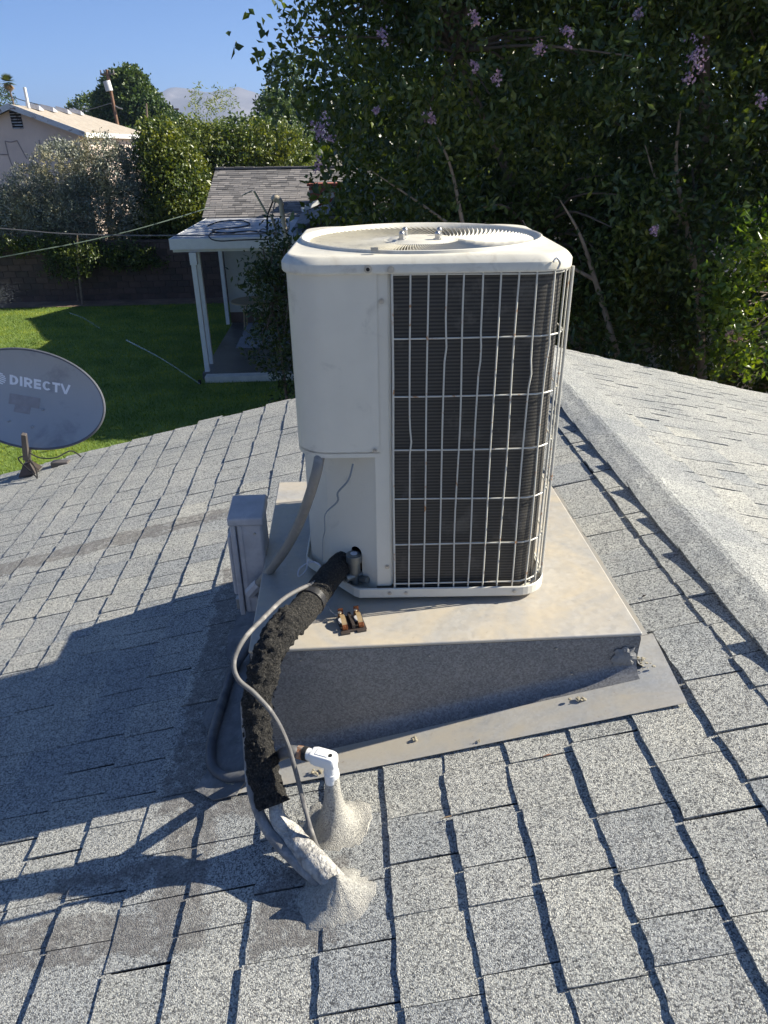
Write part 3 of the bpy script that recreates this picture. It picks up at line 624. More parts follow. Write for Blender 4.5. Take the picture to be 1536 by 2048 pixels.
    # coil: ridged wall from the corner post round to the left rear
    path = []
    def arc(cx_, cy_, r, a0, a1, m=9): return [(cx_ + r * math.cos(math.radians(a0 + (a1 - a0) * i / m)), cy_ + r * math.sin(math.radians(a0 + (a1 - a0) * i / m))) for i in range(m + 1)]
    bc = B - .004; rc = .098
    path = [(-.10, -bc)] + arc(bc - rc, -bc + rc, rc, -90, 0) + arc(bc - rc, bc - rc, rc, 0, 90) + arc(-bc + rc, bc - rc, rc, 90, 180)
    Cc = MB(); Cc.loft([[Vector((x, y, Z0 + .02)) for x, y in path], [Vector((x, y, ZL + .002)) for x, y in path]], closed=False)
    Cc.build('coil', MAT['coil'], U, True)
    MB().box((-.1, -B + .04, Z0 + .03), (B - .05, B - .05, ZL - .21)).build('interior_shade_box', MAT['black'], U)  # solid black box stands in for the shade inside the cabinet
    # base pan with lip, front left corner cut away
    b = .4125
    pp = [(-.215, -b), (0, -b)] + arc(b - .1, -b + .1, .1, -90, 0) + arc(b - .1, b - .1, .1, 0, 90) + arc(-b + .1, b - .1, .1, 90, 180) + [(-b, -.10), (-b, -.19), (-b + .012, -.215), (-.235, -b + .012)]
    def off(pts, d):
        out = []; m = len(pts)
        for i in range(m):
            p0, p1, p2 = Vector(pts[i - 1]), Vector(pts[i]), Vector(pts[(i + 1) % m]); e = (p2 - p0).normalized(); out.append((p1.x - e.y * d, p1.y + e.x * d))
        return out
    def r3(pts, z): return [Vector((x, y, z)) for x, y in pts]
    in1 = off(pp, .004); in2 = off(pp, .007)
    MB().loft([r3(off(pp, .012), Z0 - .002), r3(off(pp, .003), Z0), r3(pp, Z0 + .004), r3(pp, Z0 + .034), r3(in1, Z0 + .037), r3(in2, Z0 + .034), r3(in2, Z0 + .012)], True, True).build('base_pan', paint, U)
    for x, y in ((.3, -.3), (-.2, -.28), (.3, .3), (-.3, .3)): MB().cyl((x, y, BZ - .001), (x, y, Z0 + .002), .035, n=14).build('foot', MAT['black'], U)
    # service cover: curved panel wrapping the front left corner
    sp = [(-.14, -B - .007), (-.22, -B - .007)] + [(x, y) for x, y in arc(-B + .105 - .007, -B + .105 - .007, .105, -90, -180, 12)] + [(-B - .007, -.1), (-B - .007, .18)]
    bot = [3.752 + (0 if i < 99 else 0) for i in range(len(sp))]
    C1 = MB().loft([[Vector((x, y, 3.752)) for x, y in sp], [Vector((x, y, 3.756)) for x, y in sp], [Vector((x, y, ZL + .01)) for x, y in sp]], closed=False)
    C1.build('service_cover', paint, U, True)
    MB().loft([[Vector((x, y, 3.765)) for x, y in sp + [(-.14, .18)]], [Vector((x, y, 3.770)) for x, y in sp + [(-.14, .18)]]]).build('cover_floor', paint, U)
    # corner post beside the guard
    MB().loft([[Vector(q) for q in ((-.158, -B + .03, z), (-.158, -B - .001, z), (-.154, -B - .004, z), (-.112, -B - .004, z), (-.108, -B - .001, z), (-.10, -B + .012, z), (-.10, -B + .03, z))] for z in (Z0 + .036, ZL)]).build('corner_post', paint, U)
    # recessed lower panel with a slot for the valve
    A, Bp, Cp = Vector((-.158, -B + .004)), Vector((-.318, -.262)), Vector((-.393, -.175)); Dp = Vector((-.393, .18))
    lp = MB(); za, zb = Z0 + .014, 3.764
    def wallseg(p, q, z0, z1): lp.add([(p.x, p.y, z0), (q.x, q.y, z0), (q.x, q.y, z1), (p.x, p.y, z1)], [(0, 1, 2, 3)])
    s0, s1 = A.lerp(Bp, .30), A.lerp(Bp, .52); hz = Z0 + .135
    wallseg(A, s0, za, zb); wallseg(s1, Bp, za, zb); wallseg(Bp, Cp, za, zb); wallseg(Cp, Dp, za, zb)
    # slot with arched head
    arcp = [s0.lerp(s1, (1 - math.cos(math.pi * i / 8)) / 2) for i in range(9)]; zz = [hz + .02 * math.sin(math.pi * i / 8) for i in range(9)]
    for i in range(8): lp.add([(arcp[i].x, arcp[i].y, zz[i]), (arcp[i + 1].x, arcp[i + 1].y, zz[i + 1]), (arcp[i + 1].x, arcp[i + 1].y, zb), (arcp[i].x, arcp[i].y, zb)], [(0, 1, 2, 3)])
    lp.build('lower_panel', paint, U)
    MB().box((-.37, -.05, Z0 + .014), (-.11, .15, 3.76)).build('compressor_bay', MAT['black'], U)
    MB().box((-.39, .17, Z0 + .014), (-.1, .3, ZL - .01)).build('rear_panel', paint, U)
    # wire guard
    wg = bpy.data.objects.new('wire_guard', None); col.objects.link(wg); wg.parent = U
    bw = B + .010; rw = .1; gp = [(-.102, -bw)] + arc(bw - rw, -bw + rw, rw, -90, 0, 10) + arc(bw - rw, bw - rw, rw, 0, 90, 10) + [(-.3, bw)]
    D = [0]
    for i in range(1, len(gp)): D.append(D[-1] + math.dist(gp[i], gp[i - 1]))
    def along(d):
        for i in range(1, len(gp)):
            if D[i] >= d: f = (d - D[i - 1]) / (D[i] - D[i - 1]); return (gp[i - 1][0] + (gp[i][0] - gp[i - 1][0]) * f, gp[i - 1][1] + (gp[i][1] - gp[i - 1][1]) * f)
        return gp[-1]
    rr = random.Random(21)
    hz_ = [4.284, 4.1129, 3.944, 3.7757, 3.6103, 3.4478, 3.298]
    for z in hz_:
        ph = rr.uniform(0, 6); P = []
        for i in range(60): d = D[-1] * i / 59; x, y = along(d); P.append((x, y, z + .0012 * math.sin(d * 9 + ph)))
        MB().tube(P, .0026, 6, 1, smooth=False).build('guard_wire', MAT['wire'], wg, True)
    k = 0
    while k * .0486 < D[-1]:
        d = k * .0486 + .004; x, y = along(d); out = Vector((x, y, 0)).normalized() * .003; P = []
        ph = rr.uniform(0, 6); am = rr.uniform(.0006, .0028) if k > 3 else .0008
        kink = rr.random() < .45; kz = rr.uniform(3.4, 4.1)
        for i in range(26):
            z = Z0 + .028 + (ZL - Z0 - .03) * i / 25; wv = am * math.sin(z * 9 + ph) + (.005 * math.exp(-((z - kz) / .03) ** 2) if kink else 0)
            x, y = along(max(0.0005, min(D[-1], d + wv))); P.append((x + out.x, y + out.y, z))
        MB().tube(P, .0026 if k else .0034, 6, 1, smooth=False).build('guard_wire', MAT['wire'], wg, True); k += 1
    # a stiffer vertical rod at the right corner
    x, y = along(D[-1] * 0 + .52); MB().tube([(x + .012, y - .004, Z0 + .03), (x + .012, y - .004, ZL)], .0045, 8, 1, smooth=False).build('corner_rod', MAT['wire'], wg, True)
    # screws and studs
    def screw(x, y, z, r=.006, mat='steel', name='screw'):
        n_ = Vector((0, -1, 0)); m = MB().cyl((x, y, z), (x, y - .002, z), r * 1.35, n=14).cyl((x, y - .002, z), (x, y - .0055, z), r * .8, n=6); m.build(name, MAT[mat], U)
    screw(-.128, -B - .004, 4.215); screw(-.122, -B - .004, 3.36); screw(-.154, -B - .013, 3.777, .005)
    screw(-.06, -b - .0005, Z0 + .02, .005); screw(-.115, -b - .0005, Z0 + .02, .005); screw(.3, -b - .0005, Z0 + .02, .005); screw(-.102, -h - .001, ZL + .008, .007); screw(-.163, -h - .001, ZL + .010, .008)
    MB().cyl((-.163, -h - .007, ZL + .010), (-.163, -h - .0085, ZL + .010), .005, n=12).build('screw_recess', MAT['black'], U)
    MB().tube([(.33, -h - .004, ZL + .022), (.34, -h + .004, ZL + .03), (.35, -h + .004, ZL + .018), (.345, -h + .004, ZL + .002)], .003, 8, 4).build('guard_clip', MAT['steel'], U, True)
    MB().box((-.155, -.372, ZL + .050), (-.135, -.360, ZL + .059)).build('edge_clip', MAT['steel'], U)
    # service valves in the pocket
    v = MB(); c = Vector((-.232, -.345, Z0 + .02))
    v.cyl(c + Vector((0, 0, .04)), c + Vector((0, 0, .085)), .021, n=18).cyl(c + Vector((0, 0, .085)), c + Vector((0, 0, .112)), .027, n=24).cyl(c + Vector((0, 0, .112)), c + Vector((0, 0, .115)), .022, n=24)
    v.cyl(c + Vector((-.0, 0, .0)), c + Vector((0, 0, .042)), .017, n=14).cyl(c + Vector((-.03, -.02, .03)), c + Vector((.065, .035, .03)), .014, n=14).cyl(c + Vector((.02, -.01, .02)), c + Vector((.045, -.03, .028)), .013, n=6)
    va = v.build('service_valve', MAT['brass'], U, True, bevel=.002)
    MB().cyl(c + Vector((0, 0, .1152)), c + Vector((0, 0, .1162)), .012, n=16).build('valve_label', simple('pale label', (.6, .62, .66), .4), va)
    v = MB(); c = Vector((-.305, -.335, Z0 + .02)); v.cyl(c, c + Vector((0, 0, .055)), .013, n=14).cyl(c + Vector((0, 0, .055)), c + Vector((0, 0, .075)), .017, n=20)
    vb = v.build('service_valve', MAT['brass'], U, True); MB().cyl(c + Vector((0, 0, .0752)), c + Vector((0, 0, .0772)), .014, n=18).build('valve_label', simple('pale label', (.6, .62, .66), .4), vb)
    return U
AC = conditioner()
# pebbles caught in the pan corner
m = MB(); rr = random.Random(8)
Mu = Matrix.Translation((.2442, 2.38, 0)) @ Matrix.Rotation(-.0468, 4, 'Z')
for k in range(60):
    a = math.radians(rr.uniform(-100, -15)); r = rr.uniform(.088, .099); x = .305 + r * math.cos(a); y = -.305 + r * math.sin(a)
    if k < 14: x = rr.uniform(.2, .3); y = -.402 + rr.uniform(-.003, .003)
    c = Mu @ Vector((x, y, BZ + .034 + rr.random() * .008)); m.ball(tuple(c), rr.uniform(.002, .0062), 6, 4, (1.3, 1, .8))
tag(m.build('pebbles', simple('pale pebble', (.55, .50, .42), .85, 0, .4, 90), None, True), 'small pale pebbles caught in the pan corner of the air conditioner', 'pebbles', kind='stuff')

# ------------------------------------------------------------------ things on and beside the platform
def P3(*a): return Vector(a)
# disconnect box on the left of the platform
def disconnect():
    D = thing('disconnect_box', 'weathered grey metal electrical disconnect box standing left of the steel platform', 'electrical box')
    z = MAT['zinc']; x0, x1, y0, y1, z0, z1 = -.432, -.335, 2.30, 2.455, 2.985, 3.385
    MB().box((x0, y0, z0), (x1, y1, z1)).build('body', z, D, bevel=.012)
    MB().box((x0 - .020, y0 - .006, z0 - .006), (x0 - .0005, y1 + .006, z1 - .01)).build('cover', z, D, bevel=.004)
    MB().box((x0 - .040, y0 + .02, z0 + .07), (x0 - .0205, y1 - .02, z1 - .07)).build('cover_bulge', z, D, bevel=.016)
    MB().loft([[P3(x0 - .026, y0 - .014, z1 - .012), P3(x1 + .008, y0 - .014, z1 - .012), P3(x1 + .008, y1 + .006, z1 - .012), P3(x0 - .026, y1 + .006, z1 - .012)],
               [P3(x0 - .026, y0 - .014, z1 + .022), P3(x1 + .008, y0 - .014, z1 + .022), P3(x1 + .008, y1 + .006, z1 + .034), P3(x0 - .026, y1 + .006, z1 + .034)]]).build('rain_hood', z, D, bevel=.008)
    MB().tube([P3(x1 - .042, y0 + .002, z0 + .098), P3(x1 - .044, y0 - .025, z0 + .10), P3(x1 - .034, y0 - .042, z0 + .118)], [.016, .016, .018], 14, 4).build('elbow_fitting', z, D, True)
    MB().tube([at(500, 1186, 2.256), at(519, 1166, 2.242)], [.023, .022], 8, 1, smooth=False).build('lock_nut', z, D, bevel=.002)
    MB().cyl((x1 - .042, y0 + .004, z0 + .098), (x1 - .042, y0 - .004, z0 + .098), .026, n=20).build('washer', z, D, True)
    MB().box((x0 + .016, y0 - .003, z0 + .01), (x0 + .022, y0 + .001, z1 - .016)).build('seam', z, D)
    MB().box((x0 - .044, y0 + .055, z0 - .02), (x0 - .006, y0 + .075, z0 + .03)).build('hasp', MAT['steel'], D, bevel=.003)
    for yy, zz in ((y0 - .001, z0 + .35), (y0 - .001, z0 + .04)): MB().cyl((x1 - .03, yy, zz), (x1 - .03, yy - .004, zz), .005, n=8).build('screw', MAT['steel'], D)
    MB().box((x1 - .004, y0 + .02, z1 - .16), (x1 + .004, y0 + .035, z1 - .15)).build('screw', MAT['steel'], D)
    MB().cyl((-.385, 2.37, roofz(-.385) - .01), (-.385, 2.37, z0), .017, n=12).build('post', MAT['steel'], D, True)
    return D
disconnect()
c = MB().tube([at(640, 905, 2.03), at(633, 945, 2.0), at(612, 1012, 2.03), at(588, 1068, 2.09), at(560, 1115, 2.15), at(516, 1170, 2.245)], .0165, 14, 6).build('flexible_conduit', MAT['greypvc'], None, True)
tag(c, 'grey flexible conduit curving from under the service cover down to the grey disconnect box', 'conduit')
# white conduit elbow on a cone of granule covered mastic
def elbow():
    E = thing('conduit_elbow', 'white plastic conduit elbow standing on a cone of granule covered mastic', 'conduit elbow')
    base = on_roof(668, 1655); top = Vector((base.x - .002, base.y + .012, base.z + .242)); wp = MAT['whitepvc']
    # boxy access head from (612,1488) to (668,1500)
    a = top + P3(-.002, 0, .016); d = P3(-.085, .040, -.004).normalized(); s_ = Vector((0, 0, 1)).cross(d).normalized(); u = d.cross(s_)
    Mx = Matrix((( d.x, s_.x, u.x, a.x), (d.y, s_.y, u.y, a.y), (d.z, s_.z, u.z, a.z), (0, 0, 0, 1)))
    MB().loft([[Mx @ Vector((x, y * k * .88, z * k * .84)) for y, z in ((-.021, -.022), (.021, -.022), (.025, .010), (.021, .024), (-.021, .024), (-.025, .010))] for x, k in ((-.024, .72), (-.018, .93), (-.008, 1), (.036, 1), (.049, .88), (.053, .78))]).build('access_head', wp, E, bevel=.003)
    MB().box((-.004, -.012, .0200), (.034, .012, .0222), Mx).build('access_cover', wp, E, bevel=.002)
    MB().cyl(Mx @ Vector((-.009, .002, .0195)), Mx @ Vector((-.009, .002, .0222)), .0055, n=12).build('cover_screw', MAT['black'], E)
    MB().tube([Mx @ Vector((.049, 0, 0)), Mx @ Vector((.064, 0, 0))], .017, 16, 1, smooth=False).build('hub', wp, E, True)
    MB().tube([Mx @ Vector((.063, 0, 0)), Mx @ Vector((.076, 0, -.001))], .020, 18, 1, smooth=False).build('rubber_ring', MAT['black'], E, True)
    MB().tube([Mx @ Vector((.075, 0, -.001)), Mx @ Vector((.098, 0, -.003))], [.0195, .018], 8, 1, smooth=False).build('rusty_nut', simple('rusted fitting', (.40, .33, .26), .6, .3, .2, 40, .2, 60, .002, (.40, .15, .05), 28, .45, .6), E)
    MB().tube([top + P3(.003, 0, .01), top + P3(.003, -.002, -.065)], [.0195, .0185], 16, 1, smooth=False).build('riser', wp, E, True)
    MB().tube([top + P3(.004, 0, -.028), top + P3(.005, 0, -.044)], [.0215, .022], 16, 1, smooth=False).build('collar', wp, E, True)
    nut_end, nut_dir = Mx @ Vector((.096, 0, -.003)), -d
    # cone
    rings = []; nn = 40
    for k in range(16):
        f = k / 15; r = .0195 + 0.082 * f ** 2.4 + .020 * f; ring = []
        for i in range(nn):
            an = math.tau * i / nn; q = Vector((math.cos(an), math.sin(an), 0)); lump = 1 + .14 * f * mnoise.noise(Vector((q.x * 1.6, q.y * 1.6, f * 2))) + .06 * mnoise.noise(Vector((q.x * 6, q.y * 6, f * 9)))
            x = base.x + q.x * r * lump + .003 * (1 - f); y = base.y + q.y * r * lump * .95 + .012 * (1 - f); zt = top.z - .046; zb = roofz(x) + .004
            ring.append(Vector((x, y, zb + (zt - zb) * (1 - f) ** 2.3 + (.004 * mnoise.noise(Vector((x * 90, y * 90, f * 8)))) - (.012 if k == 15 else 0))))
        rings.append(ring)
    MB().loft(rings, True, False).build('mastic_cone', MAT['grit'], E, True)
    return nut_end, nut_dir
NUT, NUTD = elbow()
# dark conduit from the box bottom down round the platform corner to the white elbow
P = [P3(-.375, 2.34, 2.99), P3(-.392, 2.30, 2.90)] + [on_roof(*q, o) for q, o in (((470, 1335), .035), ((444, 1410), .03), ((424, 1480), .03), ((424, 1530), .03), ((450, 1553), .03), ((478, 1553), .03))] + [P3(-.335, 1.655, roofz(-.335) + .035), P3(-.275, 1.625, 2.905), NUT - NUTD * .035 + P3(0, 0, -.012), NUT]
tag(MB().tube(P, .0175, 14, 6).build('black_conduit', simple('dusty dark conduit', (.075, .08, .09), .55, 0, .25, 18, .15, 90, .003, (.20, .19, .17), 9, .5, .75), None, True),
    'dark thick conduit looping round the front left platform corner to the white elbow', 'conduit')
# refrigerant line in perished black foam
def foam_line():
    T_ = thing('insulated_pipe', 'thick refrigerant pipe wrapped in crumbling black foam running from the valve down to the roof', 'pipe')
    pts = [P3(-.035, 2.10, 3.325), P3(-.085, 2.00, 3.33), at(612, 1215, 1.83), at(563, 1262, 1.70), at(532, 1320, 1.625), at(517, 1390, 1.575), at(516, 1460, 1.54), at(524, 1530, 1.50), at(547, 1612, 1.42)]
    MB().tube(pts[:4], [.040, .042, .045, .043], 26, 10, .10).build('foam_sleeve', MAT['foam'], T_, True)
    o = MB().tube([pts[2].lerp(pts[3], .55)] + pts[3:], [.046, .045, .042, .039, .037, .044, .040], 44, 22, .28).build('torn_foam_sleeve', MAT['foam'], T_, True)
    # flakes standing off the torn sleeve
    fl = []; rr = random.Random(17)
    for k in range(230):
        i = rr.randrange(3, 8); f = rr.random(); c = pts[i].lerp(pts[i + 1], f); d = (pts[i + 1] - pts[i]).normalized(); v = d.cross(Vector((rr.gauss(0, 1), rr.gauss(0, 1), rr.gauss(0, 1)))).normalized()
        if k % 3 == 0: v = Vector((-1, -.1, .1)).normalized()
        c = c + v * .039; s = rr.uniform(.003, .0075); q = v.cross(d)
        fl.append([c - d * s, c + q * s * .7, c + d * s * .9 + v * s * .8, c + v * s * .9 - q * s * .3])
    mb = MB()
    for f4 in fl: mb.add(f4, [(0, 1, 2), (0, 2, 3), (0, 3, 1), (1, 3, 2)])
    tag(mb.build('foam_flakes', MAT['foam'], T_), kind='stuff')
    # tie band and frayed end
    c0, c1 = pts[1].lerp(pts[2], .72), pts[1].lerp(pts[2], .86)
    MB().tube([c0, c1], .0475, 26, 1, .04, smooth=False).build('tape_band', simple('black tape', (.02, .02, .022), .4, 0, .2, 30, .4, 60, .004, (.3, .28, .25), 60, .66, .72), T_, True)
    # painted metal pipes leaving the foam
    g = MAT['mastic']; end = on_roof(690, 1785, .015)
    MB().tube([pts[-1] + P3(.005, .03, .02), pts[-1] + P3(.012, -.02, -.02), at(585, 1672, 1.36), at(630, 1722, 1.28), end], [.019, .022, .030, .033, .030], 18, 8, .12).build('coated_pipe', simple('gritty roof coating', (.52, .50, .46), .85, 0, .22, 60, 1.0, 90, .012, (.24, .23, .215), 34, .44, .66), T_, True)
    MB().tube([at(487, 1402, 1.60), at(494, 1500, 1.54), at(503, 1580, 1.46), at(530, 1650, 1.39), at(575, 1705, 1.32), at(640, 1765, 1.24), end + P3(-.01, -.01, 0)], [.010, .011, .013, .017, .018, .017, .014], 12, 8, .1).build('liquid_pipe', simple('grey coated tube', (.20, .195, .19), .7, 0, .2, 20, .6, 60, .006, (.42, .41, .39), 14, .45, .65), T_, True)
    # torn white wrap beside the end of the foam
    rr = random.Random(5); mb = MB()
    for (px, py, s) in ((594, 1664, .019), (601, 1650, .014), (598, 1678, .013), (586, 1672, .012)):
        c = at(px, py, 1.40); V = [c]; nn = 15
        for i in range(nn): a = math.tau * i / nn; r = s * rr.uniform(.6, 1.15); V.append(c + P3(r * math.cos(a), r * .4 * math.sin(a) + rr.gauss(0, .003), r * math.sin(a) * .9))
        mb.add(V, [(0, 1 + i, 1 + (i + 1) % nn) for i in range(nn)])
    o = mb.build('torn_wrap', simple('torn grey wrap', (.42, .42, .38), .6, 0, .2, 40, .5, 50, .006), T_); s = o.modifiers.new('solid', 'SOLIDIFY'); s.thickness = .002; tag(o, kind='stuff')
    # mastic mound round the roof penetration
    base = on_roof(668, 1795); rings = []; nn = 44
    for k in range(14):
        f = k / 13; ring = []
        for i in range(nn):
            an = math.tau * i / nn; q = Vector((math.cos(an), math.sin(an), 0)); r = .004 + .094 * f * (1 + .18 * mnoise.noise(Vector((q.x * 1.7, q.y * 1.7, 4))) + .14 * mnoise.noise(Vector((q.x * 5, q.y * 5, 2))))
            x = base.x + q.x * r * 1.1 + .012 * (1 - f); y = base.y + q.y * r; zb = roofz(x) + .008
            ring.append(Vector((x, y, zb - .006 + .080 * (1 - f) ** 1.7 + .004 * mnoise.noise(Vector((x * 60, y * 60, 1))) - (.01 if k == 13 else 0))))
        rings.append(ring)
    MB().loft(rings, True, False).build('mastic_mound', MAT['grit'], T_, True)
foam_line()
# thin control cable over the foam
tag(MB().tube([at(640, 1160, 1.93), at(575, 1192, 1.80), at(525, 1238, 1.66), at(488, 1278, 1.57), at(468, 1322, 1.52), at(476, 1358, 1.49), at(510, 1388, 1.47), at(545, 1428, 1.45), at(572, 1480, 1.44), at(592, 1545, 1.42), at(607, 1605, 1.39), at(622, 1660, 1.34), on_roof(638, 1705, .012)], [.0068] * 13, 10, 6, .06).build('control_cable', MAT['cable'], None, True),
    'thin chalky grey cable bowing out over the black foam pipe and into the roof', 'cable')
tag(MB().tube([at(706, 928, 1.97), at(697, 960, 1.965), at(676, 985, 1.965), at(675, 1003, 1.965), at(651, 1028, 1.97), at(650, 1060, 1.97), at(646, 1082, 1.975), at(646, 1125, 1.98)], [.0032] * 4 + [.0022] * 4, 7, 5).build('thermostat_wire', simple('blue grey wire', (.17, .20, .22), .5), None, True),
    'thin grey wire dangling down the recessed lower panel of the air conditioner', 'wire')
tag(MB().tube([at(616, 1118, 2.07), at(612, 1140, 2.05), at(597, 1153, 2.03), at(600, 1136, 2.05), at(622, 1124, 2.07), at(640, 1130, 2.05), at(642, 1150, 2.02)], .0028, 7, 6).build('white_wire', simple('pale wire sheath', (.5, .5, .52), .5), None, True),
    'short white wire looped on the platform beside the valves', 'wire')
tag(MB().tube([at(653, 1180, 1.95), at(650, 1200, 1.93), at(662, 1222, 1.90), at(676, 1232, 1.89)], .0012, 5, 4).build('thin_wire', simple('fine wire', (.25, .26, .28), .4), None, True), 'hair thin wire running from the foam pipe to the fuse holder', 'wire')
# pull-out fuse holder lying on the platform
def fuse():
    Fz = thing('fuse_holder', 'dark fuse pull-out with tarnished copper clips lying on the platform edge', 'fuse holder')
    c = Vector((-.022, 1.868, BZ)); M = Matrix.Translation(c) @ Matrix.Rotation(math.radians(12), 4, 'Z')
    bk, cu, tn = MAT['bakelite'], MAT['copper'], MAT['tan_clip']
    MB().box((-.040, -.047, .0008), (.042, .036, .007), M).build('base_plate', bk, Fz, bevel=.0015)
    MB().box((-.004, -.040, .007), (.006, .034, .022), M).build('centre_rib', bk, Fz, bevel=.001)
    for sx in (-.026, .026):
        MB().box((sx - .017, -.056, .0009), (sx + .013, -.042, .0065), M).build('foot_block', bk, Fz, bevel=.001)
        MB().box((sx - .011, -.022, .0071), (sx + .012, .020, .017), M).build('side_block', bk, Fz, bevel=.001)
        MB().box((sx - .015, -.016, .0171), (sx - .004, .014, .0182), M).build('mica_plate', MAT['zinc'], Fz)
        arcs = [P3(sx, .026, .012), P3(sx, .018, .028), P3(sx, .004, .0335), P3(sx, -.012, .031), P3(sx, -.026, .023), P3(sx, -.036, .009)]
        rows = [[M @ (q + P3(-.0075, 0, 0)), M @ (q + P3(.0075, 0, 0)), M @ (q + P3(.0075, 0, -.0014)), M @ (q + P3(-.0075, 0, -.0014))] for q in arcs]
        MB().loft(rows).build('spring_clip', tn, Fz)
        MB().box((sx - .0085, -.041, .008), (sx + .0085, -.029, .021), M).build('contact_block', cu, Fz, bevel=.001)
        MB().box((sx - .0085, .033, .007), (sx + .0085, .0362, .040), M).build('blade', cu, Fz, bevel=.0008)
        MB().cyl(M @ P3(sx - .004, .024, .030), M @ P3(sx - .004, .024, .034), .006, n=10).build('rivet', MAT['steel'], Fz)
fuse()
tag(MB().tube([at(745, 1219, 1.95), at(765, 1213, 1.97), at(785, 1210, 1.98)], [.0022, .0035, .002], 6, 3, .3).build('twig', simple('dry twig', (.06, .045, .035), .9), None, True), 'short dark twig lying on the platform in the shade in front of the air conditioner', 'twig')
for i, (x, y, L, a, lab) in enumerate([(1288, 1192, .016, .2, 'small dark seed husk on a shingle right of the platform'), (893, 1635, .03, .1, 'tan straw sliver on the shingles in front of the platform'), (1094, 1511, .026, .15, 'reddish brown leaf sliver under the right half of the front flashing')]):
    q = on_roof(x, y, .011); d = P3(math.cos(a), math.sin(a), SL) * L / 2
    tag(MB().tube([q - d, q + P3(0, 0, .002), q + d], [.001, .0035 if i == 0 else .002, .0008], 6, 3).build('plant_sliver', simple('dry husk', [(.05, .04, .035), (.35, .24, .13), (.30, .13, .07)][i], .8), None, True), lab, 'debris')

